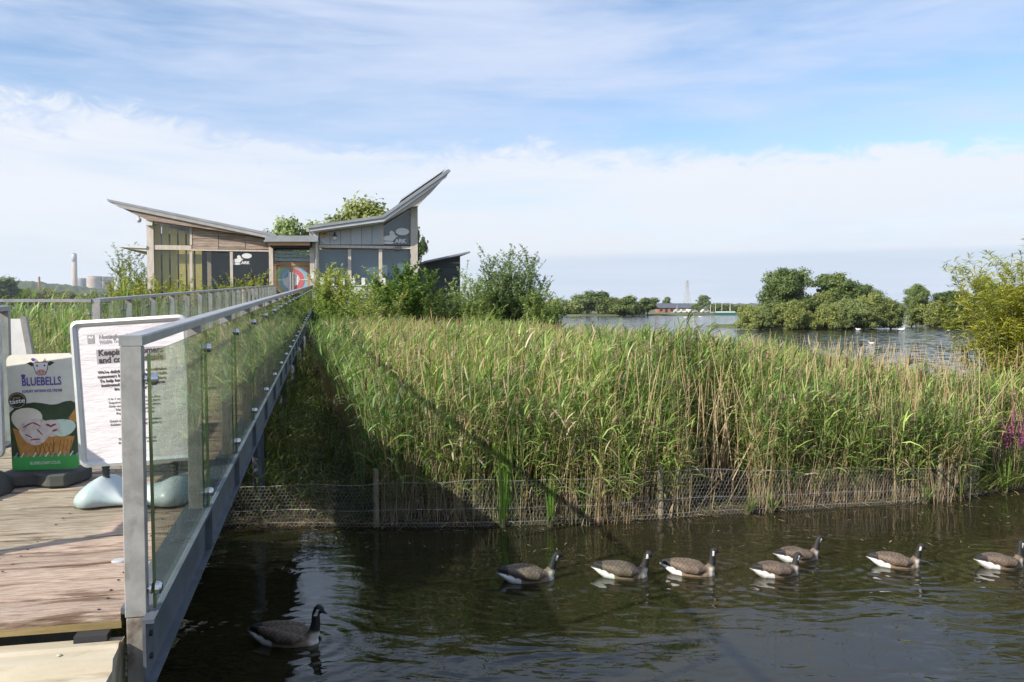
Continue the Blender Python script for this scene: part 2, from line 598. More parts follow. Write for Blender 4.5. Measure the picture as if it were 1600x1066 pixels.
wm = MB()
wm.add([(-900, -60, 0), (900, -60, 0), (900, 900, 0), (-900, 900, 0)], [(0, 1, 2, 3)])
tag(wm.build('lake_water', M['water']), kind='structure')

# ground sheet with the lake cut out of it: rings from the shoreline to the horizon
az_k = [-180, -100, -75, -50, -30, -15, 0, 4, 10, 14, 18, 24, 26.5, 32, 45, 70, 100, 180]
rad_k = [9, 9, 200, 600, 700, 600, 330, 258, 262, 290, 300, 290, 138, 145, 110, 60, 9, 9]
vs, fs = [], []
NA = 360
rings = [(0.0, -0.6), (1.5, 0.12), (6, 0.5), (40, 0.7), (300, 0.6), (2000, 0.5), (3300, 0.3), (4300, 0.0)]
for i in range(NA):
    az = -180 + 360.0 * i / NA
    r0 = float(np.interp(az, az_k, rad_k))
    r0 *= 1 + 0.03 * math.sin(az * 0.9) + 0.02 * math.sin(az * 2.3 + 1)
    for (dr, z) in rings:
        vs.append(((r0 + dr) * math.sin(R(az)), (r0 + dr) * math.cos(R(az)), z))
nr = len(rings)
for i in range(NA):
    j = (i + 1) % NA
    for k in range(nr - 1):
        fs.append((i * nr + k, i * nr + k + 1, j * nr + k + 1, j * nr + k))
tag(MB().add(vs, fs).build('ground', M['ground'], smooth=True), kind='structure')


def islet(name, cx, cy, rx, ry, h, rot=0.0, m='ground', seed=0):
    vs, fs = [(cx, cy, h * 1.2)], []
    n = 48
    prof = [(0.5, 1.12), (0.82, 1.0), (0.95, 0.5), (1.0, -0.3)]
    for (k, hz) in prof:
        for i in range(n):
            a = 2 * math.pi * i / n
            w = 1 + 0.07 * math.sin(3 * a + seed) + 0.05 * math.sin(7 * a + 2 * seed)
            x, y = rx * k * w * math.cos(a), ry * k * w * math.sin(a)
            vs.append((cx + x * math.cos(rot) - y * math.sin(rot), cy + x * math.sin(rot) + y * math.cos(rot), h * hz))
    for i in range(n):
        j = (i + 1) % n
        fs.append((0, 1 + i, 1 + j))
        for k in range(len(prof) - 1):
            a, b = 1 + k * n, 1 + (k + 1) * n
            fs.append((a + i, b + i, b + j, a + j))
    o = MB().add(vs, fs).build(name, M[m], smooth=True)
    return tag(o, kind='structure')


islet('island_ground', 41.5, 123.0, 12.5, 10.0, 0.35, seed=1)
pc = uvz(-1.0, 60.0, 0)
islet('building_island_ground', pc.x, pc.y, 17.0, 21.0, 0.7, ANG, seed=3)

# shoreline of the reed bank, read off along the water's edge
shore_px = [(150, 845), (370, 822), (540, 826), (700, 826), (860, 822), (1000, 815), (1130, 806), (1250, 798), (1370, 791), (1470, 785), (1540, 775), (1600, 765), (1720, 752), (1900, 742)]
SHORE = [atZ(x, y, 0.0).xy for x, y in shore_px]
BACK = [Vector((17.5, 17.0)), Vector((13.0, 16.4)), Vector((9.6, 17.6)), Vector((7.6, 22.0)), Vector((5.4, 29.0)), Vector((2.6, 36.0)), Vector((-1, 41)), Vector((-9.0, 43.0)), Vector((-10.0, 38.0)), Vector((-6.0, 22.0))]
POLY_R = [tuple(p) for p in SHORE] + [tuple(p) for p in BACK]
POLY_L = [(-4.5, 11.2), (-8, 10.2), (-12.0, 11.0), (-13.4, 17), (-15.0, 26), (-17.0, 40), (-9.6, 42), (-6.5, 24)]
for nm, poly in (('reed_bank', POLY_R), ('reed_bank_beyond_bridge', POLY_L)):
    c = sum((Vector(p) for p in poly), Vector((0, 0))) / len(poly)
    top = [(*(c + (Vector(p) - c) * 0.985), 0.07 if nm == 'reed_bank' else 0.50) for p in poly]
    bot = [(*p, -0.25) for p in poly]
    n = len(poly)
    fs = [tuple(range(n))] + [(i, i + n, (i + 1) % n + n, (i + 1) % n) for i in range(n)]
    tag(MB().add(top + bot, fs).build(nm, M['mud']), kind='structure')

# near bank under the camera, and the wooded hill far off to the left
MB_ = MB().prism([(-70, 1.72), (1.2, 1.72), (4.6, -0.4), (4.6, -0.8), (-70, -0.8)], -60, 90, 'x')
tag(MB_.build('near_bank', M['ground']), kind='structure')

lb_ = [uvz(u_, v_, 0).xy for u_, v_ in ((-2.75, 0.0), (-2.75, 9.0), (-3.4, 10.2), (-5.0, 11.0), (-9.0, 10.5), (-16.0, 8.0), (-24.0, 0.0))]  # unseen bank left of the bridge, raised and extended to shade the water
n = len(lb_)
tp_ = [(*p, 1.97) for p in lb_]
bt_ = [(*(p + (p - sum(lb_, Vector((0, 0))) / n) * 0.06), -0.3) for p in lb_]
tag(MB().add(tp_ + bt_, [tuple(range(n))[::-1]] + [(i, (i + 1) % n, (i + 1) % n + n, i + n) for i in range(n)]).build('shading_bank', M['mud']), kind='structure')


def hill(name, az0, az1, dist, depth, hts, seed):
    """forested ridge: a mounded strip whose skin is broken up into crowns"""
    n_a, n_d = 420, 26
    vs, fs = [], []
    for i in range(n_a):
        s = i / (n_a - 1)
        az = R(az0 + (az1 - az0) * s)
        hh = float(np.interp(s, np.linspace(0, 1, len(hts)), hts))
        for j in range(n_d):
            q = j / (n_d - 1)
            r = dist + depth * q
            z = hh * math.sin(math.pi * min(1, q * 1.0 + 0.02)) ** 0.7
            x, y = r * math.sin(az), r * math.cos(az)
            nz = mnoise.noise((x * 0.03, y * 0.03, seed)) * 6 + mnoise.noise((x * 0.09, y * 0.09, seed)) * 4
            vs.append((x, y, max(-1, z + nz * min(1, z / 10))))
    for i in range(n_a - 1):
        for j in range(n_d - 1):
            a = i * n_d + j
            fs.append((a, a + 1, a + n_d + 1, a + n_d))
    return tag(MB().add(vs, fs).build(name, M['canopy'], smooth=True), kind='structure')


hill('wooded_hill', -38, -20, 1900, 700, [60, 62, 60, 61, 58, 50, 42, 38, 34, 30], 3.0)
hill('far_wooded_hill', -24, 36, 3200, 700, [12, 12, 11, 10, 11, 13, 12, 10, 12, 13, 11, 10], 9.0)

# ------------------------------------------------------------------ the footbridge
RZ = (math.atan(SLOPE), 0, ANG)      # lies along the bridge
UP = (0, 0, ANG)
U_R, U_L = -0.745, -2.535
V_END = 44.3
bridge = thing('footbridge', 'long boardwalk footbridge with weathered planks leading to the building', 'footbridge', uvz(-1.6, 3.2, 0), 0)
bridge.rotation_euler = (0, 0, 0)
INV = Matrix.Translation(-bridge.location)


def put(o, par, world_loc, rot):
    """parent without disturbing the world placement (parents here are unrotated empties)"""
    o.parent = par
    o.location = Vector(world_loc) - par.location
    o.rotation_euler = rot
    return o


PW = 0.215
plank_meshes = {}


def plank_mesh(length, key, m):
    k = (round(length, 2), key, m.name)
    if k not in plank_meshes:
        r = random.Random(key + int(length * 100))
        b = MB()
        n = 9
        w = PW / 2 - 0.0075
        vs, fs = [], []
        for i in range(n + 1):
            x = -length / 2 + length * i / n
            dz = r.uniform(-0.003, 0.003)
            dw = r.uniform(-0.004, 0.001)
            vs += [(x, -w - dw, -0.035), (x, -w - dw, -0.004 + dz), (x, -w - dw + 0.006, dz), (x, w + dw - 0.006, dz), (x, w + dw, -0.004 + dz), (x, w + dw, -0.035)]
        for i in range(n):
            for q in range(6):
                q2 = (q + 1) % 6
                fs.append((i * 6 + q, (i + 1) * 6 + q, (i + 1) * 6 + q2, i * 6 + q2))
        fs += [tuple(range(6)), tuple(n * 6 + q for q in range(5, -1, -1))]
        fs = [tuple(reversed(f)) for f in fs]
        b.add(vs, fs)
        plank_meshes[k] = b.mesh('deck_plank', m)
    return plank_meshes[k]


UD0, UD1 = -2.47, -0.815
UPL = -8.2
v = 3.49 + PW / 2
i = 0
rest = MB()
while v < V_END:
    wide = 7.45 < v < 10.0
    u0 = UPL if wide else UD0
    ln = UD1 - u0
    uc = (UD1 + u0) / 2
    z = zdeck(v) + random.uniform(-0.004, 0.003)
    if v < 15.5:
        o = obj('deck_plank', plank_mesh(ln, i % 5, M['plank_edge'] if i == -1 else M['plank']))
        put(o, bridge, uvz(uc, v, z), (RZ[0] + random.uniform(-0.004, 0.004), random.uniform(-0.0015, 0.0015), ANG + random.uniform(-0.002, 0.002)))
    else:
        mtx = Matrix.Translation(uvz(uc, v, z) - bridge.location) @ Matrix.Rotation(ANG, 4, 'Z')
        tmp = MB().box(-ln / 2, ln / 2, -PW / 2 + 0.004, PW / 2 - 0.004, -0.035, 0).xf(mtx)
        rest.add(tmp.v, tmp.f)
    v += PW
    i += 1
scr = MB()
vv = 3.49 + PW / 2
while vv < 9.0:
    for uu in (UD1 - 0.09, UD1 - 0.62, UD1 - 1.12, UD0 + 0.09):
        for dv in (-0.06, 0.06):
            p_ = uvz(uu + random.uniform(-0.006, 0.006), vv + dv, zdeck(vv + dv) + 0.0005) - bridge.location
            scr.lathe([(0.0065, 0), (0.006, 0.0022), (0.003, 0.0015)], 8, tuple(p_))
    vv += PW
o = scr.build('deck_screws', M['gasket'], bridge)
o['kind'] = 'stuff'
o = rest.build('far_deck_planks', M['plank'], bridge)
o['kind'] = 'stuff'
# mossy edge board under the first plank
put(MB().box(-0.83, 0.83, -0.02, 0.02, -0.065, -0.037).build('edge_board', M['plank_edge']), bridge, uvz((UD0 + UD1) / 2, 3.517, zdeck(3.49)), (0, 0, ANG))

# side beams: channels, open to the outside, with stiffener plates
V0 = 3.50
LB = V_END - V0
POST_V = [3.46 + 1.53 * k for k in range(27)]


def channel(side):
    """profile in (u, h); side +1 = open to the right"""
    s = side
    return [(-0.12 * s, 0.012), (0.032 * s, 0.012), (0.032 * s, -0.004), (-0.0 * s, -0.004), (-0.0 * s, -0.226), (0.032 * s, -0.226), (0.032 * s, -0.242), (-0.012 * s, -0.242), (-0.012 * s, -0.012), (-0.12 * s, -0.012)]


prof_end = [(0.032, 0.012), (0.032, -0.004), (0.0, -0.004), (0.0, -0.226), (0.032, -0.226), (0.032, -0.242), (-0.012, -0.242), (-0.012, 0.012)]
put(MB().prism(prof_end, 0, 0.139, 'y').build('beam_end', M['beam']), bridge, uvz(-0.695, V0 - 0.14, zdeck(V0 - 0.14)), RZ)
for side, uu in ((1, -0.695), (-1, -2.585)):
    b = MB().prism(channel(side), 0, LB / math.cos(RZ[0]), 'y')
    bm_ = put(b.build('side_beam', M['beam']), bridge, uvz(uu, V0, zdeck(V0)), RZ)
    for vp in POST_V:
        for dv in (-0.03, 0.03):
            if vp + dv - V0 < 0.2:
                continue
            x0, x1 = sorted((0.002 * side, 0.028 * side))
            s_ = MB().box(x0, x1, -0.004, 0.004, -0.224, -0.006).build('stiffener', M['beam'], bm_)
            s_.location = (0, (vp - V0) + dv, 0)
# end plate bolts of the near beam end
for hz in (-0.07, -0.16):
    for dv in (0.03,):
        put(MB().cyl((0, 0, 0), 0.012, 0.02, 6, 'x').build('bolt', M['gasket']), bridge, uvz(-0.693, V0 - 0.10 + dv, zdeck(V0) + hz), UP)
# cross joists and piles under the deck
for vp in POST_V[2::2]:
    put(MB().box(-0.88, 0.88, -0.05, 0.05, -0.23, -0.045).build('joist', M['beam']), bridge, uvz(-1.64, vp, zdeck(vp)), UP)
for vp in (13.0, 20.0, 27.0, 34.0, 41.0):
    for uu in (-1.05, -2.25):
        put(MB().cyl((0, 0, (zdeck(vp) - 1.26) / 2), 0.09, zdeck(vp) + 0.74, 10).build('pile', M['beam']), bridge, uvz(uu, vp, 0), UP)
# steel reflector disc let into the deck and lug at the joint
pd = atZ(186, 880, 1.99)
put(MB().lathe([(0.034, 0), (0.034, 0.004), (0.028, 0.008), (0.0, 0.009)], 20).build('stud', M['alu'], smooth=False), bridge, (pd.x, pd.y, zdeck(3.95) + 0.001), UP)
# platform outer edge beam and posts under the platform
for vv in (7.42, 10.02):
    put(MB().box(-2.75, 2.75, -0.02, 0.02, -0.25, -0.04).build('side_beam', M['beam']), bridge, uvz(-5.4, vv, zdeck(vv) - 0.001), UP)
for uu in (-5.2, -8.0):
    for vv in (7.6, 9.8):
        put(MB().cyl((0, 0, -1.1), 0.09, 2.2, 10).build('pile', M['beam']), bridge, uvz(uu, vv, zdeck(vv) - 0.1), UP)

# ---- glass balustrades
POST_H = 1.06
mesh_post = MB().box(-0.04, 0.04, -0.025, 0.025, -0.04, POST_H).mesh('post', M['steel'], bevel=0.003)
mesh_post_long = MB().box(-0.04, 0.04, -0.025, 0.025, -0.005, POST_H).mesh('post', M['steel'], bevel=0.003)
mesh_stub = MB().box(-0.036, 0.036, -0.022, 0.022, -0.30, -0.007).mesh('post_foot', mat('rusty_post_foot', (0.22, 0.20, 0.17), (0.30, 0.28, 0.25), 0.7, 0.2, scale=6, spots=(0.10, 0.055, 0.03), spot_amt=0.8, spot_scale=5, bump=0.3), bevel=0.003)


def bolt_mesh(side):
    b = MB()
    # stand-off rod from the post to the glass and the clamping disc outside
    b.cyl((0.008 * side, 0, 0), 0.010, 0.016, 10, 'x')
    b.cyl((0.0135 * side, 0, 0), 0.022, 0.007, 18, 'x')
    b.tube([(0.031 * side, 0, 0), (0.047 * side, 0, 0), (0.054 * side, 0, 0)], [0.026, 0.024, 0.014], 18)
    return b.mesh('glass_fixing', M['bolt'], smooth=False)


BOLT = {1: bolt_mesh(1), -1: bolt_mesh(-1)}
MESH_PANE = {}


def pane_mesh(ln, h0, h1):
    k = (round(ln, 3), round(h0, 3), round(h1, 3))
    if k not in MESH_PANE:
        MESH_PANE[k] = MB().box(-0.006, 0.006, -ln / 2, ln / 2, h0, h1).mesh('glass_panel', M['glass'])
    return MESH_PANE[k]


def edge_strip(par, loc, rot, h0, h1, m='glass_edge'):
    return put(MB().box(-0.0065, 0.0065, -0.002, 0.002, h0, h1).build('pane_edge', M[m]), par, loc, rot)


def railing(name, label, u, v0, v1, n_pan, side, first_long=False, rail_ext=(0.025, 0.025)):
    """balustrade along the bridge between v0 and v1"""
    t = thing(name, label, 'railing', uvz(u, v0, zdeck(v0)), 0)
    ln = v1 - v0
    step = ln / n_pan
    hr = MB()
    w = 0.042
    a0, a1 = -rail_ext[0], ln + rail_ext[1]
    hr.prism([(-w, 0.002), (w, 0.002), (w, 0.036), (w - 0.006, 0.042), (-w + 0.006, 0.042), (-w, 0.036)], a0, a1, 'y')
    put(hr.build('handrail', M['steel_rail']), t, uvz(u, v0, zdeck(v0) + POST_H), RZ)
    for k in range(n_pan + 1):
        vp = v0 + k * step
        first = first_long and k == 0
        p = put(obj('post', mesh_post_long if first else mesh_post), t, uvz(u, vp, zdeck(vp)), UP)
        if first:
            s_ = obj('post_foot', mesh_stub, p)
        for hz in (0.10, 0.93):
            f_ = obj('glass_fixing', BOLT[side], p)
            f_.location = (0.04 * side, 0, hz)
    for k in range(n_pan):
        vm = v0 + (k + 0.5) * step
        g = put(obj('glass_panel', pane_mesh(step - 0.022, 0.016, 1.03)), t, uvz(u + 0.064 * side, vm, zdeck(vm)), RZ)
        if k < 3:
            for sgn in (-1, 1):
                e = MB().box(-0.0064, 0.0064, -0.0015, 0.0015, 0.016, 1.03).build('pane_edge', M['glass_edge'], g)
                e.location = (0, sgn * ((step - 0.022) / 2 + 0.0016), 0)
    return t


railing('glass_railing', 'glass balustrade with steel handrail along the near right edge of the bridge', U_R, POST_V[0], POST_V[26], 26, 1, True)
railing('glass_railing', 'short glass balustrade at the left frame edge ending beside the signs', U_L, 3.96, 7.36, 2, -1)
railing('glass_railing', 'glass balustrade running along the far left side of the bridge', U_L, 10.1, 42.6, 21, -1)


def cross_railing(name, label, v, u0, u1, n_pan):
    t = thing(name, label, 'railing', uvz(u0, v, zdeck(v)), 0)
    ln = u0 - u1
    step = ln / n_pan
    hr = MB()
    hr.box(-ln - 0.04, -0.05, -0.036, 0.036, 0.002, 0.036)
    put(hr.build('handrail', M['steel_rail']), t, uvz(u0, v, zdeck(v) + POST_H), UP)
    for k in range(1, n_pan + 1):
        p = put(obj('post', mesh_post), t, uvz(u0 - k * step, v, zdeck(v)), (0, 0, ANG + math.pi / 2))
        for hz in (0.10, 0.93):
            f_ = obj('glass_fixing', BOLT[1], p)
            f_.location = (0.04, 0, hz)
    for k in range(n_pan):
        put(obj('glass_panel', pane_mesh(step - 0.03, 0.0, 1.03)), t, uvz(u0 - (k + 0.5) * step, v + 0.064, zdeck(v)), (0, 0, ANG + math.pi / 2))
    return t


cross_railing('glass_railing', 'glass balustrade along the back of the side platform, reeds behind it', 10.1, U_L, -8.2, 4)

# cream metal threshold in the lower left corner
th = thing('threshold_step', 'cream ribbed threshold plate below the end of the deck', 'step', uvz(-1.7, 3.34, zdeck(3.34) - 0.255), 0)
prof = [(-0.75, -0.5), (-0.75, 0.10), (-0.22, 0.105), (-0.205, 0.12), (-0.175, 0.12), (-0.16, 0.107), (-0.05, 0.110), (-0.035, 0.150), (0.045, 0.158), (0.055, 0.172), (0.085, 0.172), (0.095, 0.160), (0.15, 0.162), (0.15, -0.5)]
put(MB().prism(prof, -1.3, 0.90, 'x').build('plate', M['cream']), th, th.location, UP)
put(MB().box(-0.05, 0.07, -0.03, 0.03, -0.014, 0.014).build('hinge_lug', M['gasket']), th, uvz(-0.92, 3.46, zdeck(3.4) - 0.075), UP)
for uu in (-1.0, -1.35, -1.8, -2.3):
    put(MB().lathe([(0.009, 0), (0.009, 0.003), (0.004, 0.006)], 10).build('rivet', M['cream']), th, uvz(uu, 3.36, zdeck(3.34) - 0.255 + 0.157), UP)

# ------------------------------------------------------------------ foliage generators (numpy)


def in_poly(P, poly):
    x, y = P[:, 0], P[:, 1]
    inside = np.zeros(len(P), bool)
    n = len(poly)
    for i in range(n):
        x1, y1 = poly[i]
        x2, y2 = poly[(i + 1) % n]
        if y1 == y2:
            continue
        c = ((y1 > y) != (y2 > y)) & (x < (x2 - x1) * (y - y1) / (y2 - y1) + x1)
        inside ^= c
    return inside


class Strips:
    """collects tapered ribbons (leaves) and thin three-sided stems as arrays"""

    def __init__(self):
        self.V, self.C, self.Q, self.T = [], [], [], []
        self.n = 0

    def leaves(self, base, d0, length, width, droop, cols, seg=3, fold=None, wind=None, root=0.45):
        """base (n,3); d0 (n,3) start direction; ribbons bend down as they go"""
        n = len(base)
        if n == 0:
            return
        length = np.broadcast_to(length, n)[:, None]
        width = np.broadcast_to(width, n)[:, None]
        droop = np.broadcast_to(droop, n)[:, None]
        d = d0 / np.linalg.norm(d0, axis=1, keepdims=True)
        h = np.cross(d, np.array([0, 0, 1.0]))
        h /= np.maximum(np.linalg.norm(h, axis=1, keepdims=True), 1e-6)
        tw = rng.uniform(-0.9, 0.9, (n, 1))
        up = np.cross(h, d)
        side = h * np.cos(tw) + up * np.sin(tw)
        p = base.copy()
        step = length / seg
        rows = []
        prof = np.interp(np.linspace(0, 1, seg + 1), [0, 0.3, 0.7, 1], [root, 1.0, 0.72, 0.0])
        for k in range(seg + 1):
            if k == seg:
                rows.append(p[:, None, :])
            else:
                w = width * prof[k] * 0.5
                rows.append(np.stack([p - side * w, p + side * w], 1))
            d = d + np.array([0, 0, -1.0]) * droop / seg
            if wind is not None:
                d = d + wind * (1.0 / seg)
            d = d / np.linalg.norm(d, axis=1, keepdims=True)
            p = p + d * step
        V = np.concatenate(rows, 1)               # n, 2*seg+1, 3
        m = 2 * seg + 1
        off = self.n + np.arange(n)[:, None] * m
        q = []
        for k in range(seg - 1):
            q.append(np.stack([off[:, 0] + 2 * k, off[:, 0] + 2 * k + 1, off[:, 0] + 2 * k + 3, off[:, 0] + 2 * k + 2], 1))
        if q:
            self.Q.append(np.concatenate(q))
        self.T.append(np.stack([off[:, 0] + 2 * (seg - 1), off[:, 0] + 2 * (seg - 1) + 1, off[:, 0] + 2 * seg], 1))
        self.V.append(V.reshape(-1, 3))
        self.C.append(np.repeat(cols, m, axis=0))
        self.n += n * m

    def stems(self, pts, rad, col0, col1):
        """pts (n,k,3) polyline per stem; rad (n,) base radius; colours at base and top"""
        n, k, _ = pts.shape
        an = rng.uniform(0, 6.28, n)
        rows, cs = [], []
        for i in range(k):
            r = (rad * (1.0 - 0.6 * i / (k - 1)))[:, None]
            for j in range(3):
                a = an + j * 2.0944
                rows.append(pts[:, i] + r * np.stack([np.cos(a), np.sin(a), np.zeros(n)], 1))
                f = i / (k - 1)
                cs.append(col0 * (1 - f) + col1 * f)
        V = np.stack(rows, 1)
        m = 3 * k
        off = self.n + np.arange(n) * m
        for i in range(k - 1):
            for j in range(3):
                j2 = (j + 1) % 3
                self.Q.append(np.stack([off + 3 * i + j, off + 3 * i + j2, off + 3 * i + 3 + j2, off + 3 * i + 3 + j], 1))
        self.V.append(V.reshape(-1, 3))
        self.C.append(np.stack(cs, 1).reshape(-1, 3))
        self.n += n * m

    def mesh(self, name, m):
        V = np.concatenate(self.V)
        C = np.concatenate(self.C)
        Q = np.concatenate(self.Q) if self.Q else None
        T = np.concatenate(self.T) if self.T else None
        return arrays_mesh(name, V, Q, T, m, C)


def jit(col, n, amt=0.2, hue=0.06):
    c = np.tile(np.array(col, float), (n, 1))
    c *= 1 + rng.uniform(-amt, amt, (n, 1))
    c *= 1 + rng.uniform(-hue, hue, (n, 3))
    return np.clip(c, 0.003, 1)


def lerp_cols(a, b, f):
    return np.array(a)[None] * (1 - f[:, None]) + np.array(b)[None] * f[:, None]


GREEN_A, GREEN_B = (0.075, 0.155, 0.032), (0.36, 0.455, 0.125)
STRAW_A, STRAW_B = (0.44, 0.30, 0.15), (0.72, 0.61, 0.42)
WIND = np.array([0.20, 0.02, 0.0])


def sample_poly(poly, density, keep=None):
    a = np.array(poly)
    lo, hi = a.min(0), a.max(0)
    n = int((hi[0] - lo[0]) * (hi[1] - lo[1]) * density)
    P = rng.uniform(lo, hi, (n, 2))
    P = P[in_poly(P, poly)]
    if keep is not None:
        P = P[keep(P)]
    return P


SH = np.array([tuple(p) for p in SHORE])


def depth_in(P):
    """distance behind the water's edge, measured along y"""
    order = np.argsort(SH[:, 0])
    return P[:, 1] - np.interp(P[:, 0], SH[order, 0], SH[order, 1])


def uv_of(P):
    return P @ np.array([N2.x, N2.y]), P @ np.array([D2.x, D2.y])


def off_bridge(P):
    u, v_ = uv_of(P)
    edge = np.interp(v_, [11, 14, 20, 26, 40], [0.75, 0.65, 0.35, -0.1, -0.4])
    return ~((u > -2.95) & (u < edge) & (v_ < 45.5))


def patch(P, s=0.35, seed=0.0):
    return np.array([mnoise.noise((x * s, y * s, seed)) for x, y in P])


def top_cap(P):
    """the bed gets shorter towards its right end, where the lake shows over it"""
    q = 800 + F * P[:, 0] / P[:, 1]
    yt = np.interp(q, [400, 560, 700, 900, 1100, 1250, 1400, 1500, 1560, 1700], [503, 503, 506, 517, 528, 553, 578, 582, 576, 572])
    return np.clip(CAMH - (yt - 478) / F * P[:, 1], 1.2, 2.75)


def reeds(S, P, z0, hmean, n_leaf, seg, leaf_len, leaf_w, stem_k=3, tlo=0.25, rad=0.0042, wind=WIND, droop=1.1, plume=0.13, dry=0.12, tone=1.0, taper=False):
    n = len(P)
    if n == 0:
        return
    hm = np.minimum(hmean, top_cap(P) * 0.93)
    hm = hm * np.interp(depth_in(P), [0.0, 0.3, 2.0], [0.66, 0.72, 1.0]) if taper else hm
    H = hm * (0.80 + 0.26 * rng.random(n)) * (1 + 0.22 * patch(P, 0.55, 2.0) + 0.10 * patch(P, 1.7, 5.0))
    lean = rng.normal(0, 0.085, (n, 2)) + np.array([0.05, 0.0])
    lean = lean + np.column_stack([0.16 * patch(P, 0.8, 13.0), 0.12 * patch(P, 0.8, 17.0)])
    dpt = depth_in(P)
    lean[:, 1] -= 0.14 * np.clip(1 - dpt / 1.2, 0, 1)              # the front row leans out over the water
    uu_ = uv_of(P)[0]
    lean[:, 0] -= 0.28 * np.clip(1 - (uu_ - 0.4) / 1.3, 0, 1) * (uu_ > 0)   # and the left edge towards the bridge
    base = np.column_stack([P, np.full(n, z0)])
    ts = np.linspace(0, 1, stem_k)
    pts = np.stack([base + np.column_stack([lean * (t ** 1.6) * H[:, None], H * t]) for t in ts], 1)
    isdry = rng.random(n) < dry
    g = np.clip(rng.normal(0.45, 0.28, n) + 0.75 * patch(P, 0.6, 7.0), 0, 1)
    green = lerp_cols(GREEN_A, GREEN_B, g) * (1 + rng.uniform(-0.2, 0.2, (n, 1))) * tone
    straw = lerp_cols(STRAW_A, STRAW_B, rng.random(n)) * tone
    c0 = straw * 0.8
    c1 = np.where(isdry[:, None], straw, green)
    S.stems(pts, rad * (0.8 + 0.5 * rng.random(n)), c0, c1)
    az0 = rng.uniform(0, 6.28, n)
    for k in range(n_leaf):
        t = tlo + (1.0 - tlo) * (k + rng.random(n) * 0.9) / n_leaf
        t = np.minimum(t, 1.0)
        b = base + np.column_stack([lean * (t[:, None] ** 1.6) * H[:, None], H * t])
        az = az0 + k * 2.6 + rng.normal(0, 0.5, n)
        tilt = rng.uniform(0.30, 0.85, n) * np.where(t > 0.85, 0.55, 1.0)
        d = np.column_stack([np.cos(az) * np.sin(tilt), np.sin(az) * np.sin(tilt), np.cos(tilt)])
        c = np.where((isdry | (rng.random(n) < 0.10 * (1.3 - t)))[:, None], straw * 0.9, green * (0.85 + 0.35 * rng.random((n, 1))))
        L = leaf_len * (0.7 + 0.6 * rng.random(n)) * np.interp(t, [0, 0.5, 0.9, 1], [0.8, 1.1, 0.9, 0.75])
        sel = ~(isdry & (rng.random(n) < 0.6))
        S.leaves(b[sel], d[sel], L[sel], leaf_w * (0.75 + 0.5 * rng.random(sel.sum())), droop * (0.5 + rng.random(sel.sum())), c[sel], seg, wind=np.tile(wind, (sel.sum(), 1)) * 1.6)
    # purple-brown plumes on some tops
    pl = np.where(rng.random(n) < plume)[0]
    for q in range(7):
        if len(pl) == 0:
            break
        b = pts[pl, -1] - np.array([0, 0, 0.03 * q])
        az = rng.normal(0.2, 0.7, len(pl))
        d = np.column_stack([np.cos(az) * 0.5, np.sin(az) * 0.5, np.full(len(pl), 0.85)])
        S.leaves(b, d, 0.16 + 0.10 * rng.random(len(pl)), 0.026, 1.3, jit((0.17, 0.13, 0.09), len(pl), 0.35), 2, wind=np.tile(wind, (len(pl), 1)))


def dead_stalks(S, P, z0, hmin, hmax, tilt=0.12, rad=0.0042, bright=1.0):
    n = len(P)
    if n == 0:
        return
    H = np.minimum(rng.uniform(hmin, hmax, n), top_cap(P) * rng.uniform(0.9, 1.12, n))
    base = np.column_stack([P, np.full(n, z0)])
    az = rng.uniform(0, 6.28, n)
    tl = np.abs(rng.normal(0, tilt, n))
    d = np.column_stack([np.cos(az) * np.sin(tl), np.sin(az) * np.sin(tl), np.cos(tl)])
    bend = rng.normal(0, 0.06, (n, 3)) * np.array([1, 1, 0])
    pts = np.stack([base + d * (H * t)[:, None] + bend * (H * t * t)[:, None] for t in (0, 0.5, 1.0)], 1)
    c = lerp_cols(STRAW_A, STRAW_B, rng.random(n)) * bright
    S.stems(pts, rad * (0.7 + 0.6 * rng.random(n)), c * 0.85, c)
    # a few dry leaf scraps
    s = rng.random(n) < 0.7
    t = rng.uniform(0.3, 0.95, s.sum())
    b = base[s] + d[s] * (H[s] * t)[:, None]
    a2 = rng.uniform(0, 6.28, s.sum())
    dd = np.column_stack([np.cos(a2), np.sin(a2), np.full(s.sum(), 0.7)])
    S.leaves(b, dd, rng.uniform(0.12, 0.3, s.sum()), 0.012, 1.8, c[s] * 0.95, 2)


def hole(P):
    """dark gap in the reed front with only broken stalks, beside the middle fence post"""
    dep = depth_in(P)
    q = 800 + F * P[:, 0] / P[:, 1]
    return ~((P[:, 0] > 2.75) & (P[:, 0] < 3.75) & (dep < 1.5)) & ~((q > 1535) & (dep < 1.0))


S = Strips()
# low growth beside and under the bridge, colours darkened to deepen its shade
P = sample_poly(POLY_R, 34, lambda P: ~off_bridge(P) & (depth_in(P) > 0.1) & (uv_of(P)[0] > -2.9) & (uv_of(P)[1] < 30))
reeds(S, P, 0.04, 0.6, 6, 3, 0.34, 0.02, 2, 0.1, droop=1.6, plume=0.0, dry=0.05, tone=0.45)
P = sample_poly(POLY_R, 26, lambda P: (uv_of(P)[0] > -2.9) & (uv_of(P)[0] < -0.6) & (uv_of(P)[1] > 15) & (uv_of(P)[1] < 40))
reeds(S, P, 0.04, 1.4, 6, 3, 0.36, 0.022, 2, 0.2, plume=0.0, dry=0.05, tone=0.5)  # taller reeds under the deck, shade put into their colour too
front = lambda P: (depth_in(P) < 2.6) & (depth_in(P) > 0.10) & off_bridge(P) & hole(P)
P = sample_poly(POLY_R, 100, front)
reeds(S, P, 0.03, 2.45, 9, 3, 0.37, 0.026, 4, 0.20, dry=0.10, taper=True)
P = sample_poly(POLY_R, 40, lambda P: (depth_in(P) < 1.3) & (depth_in(P) > 0.06) & off_bridge(P) & hole(P))
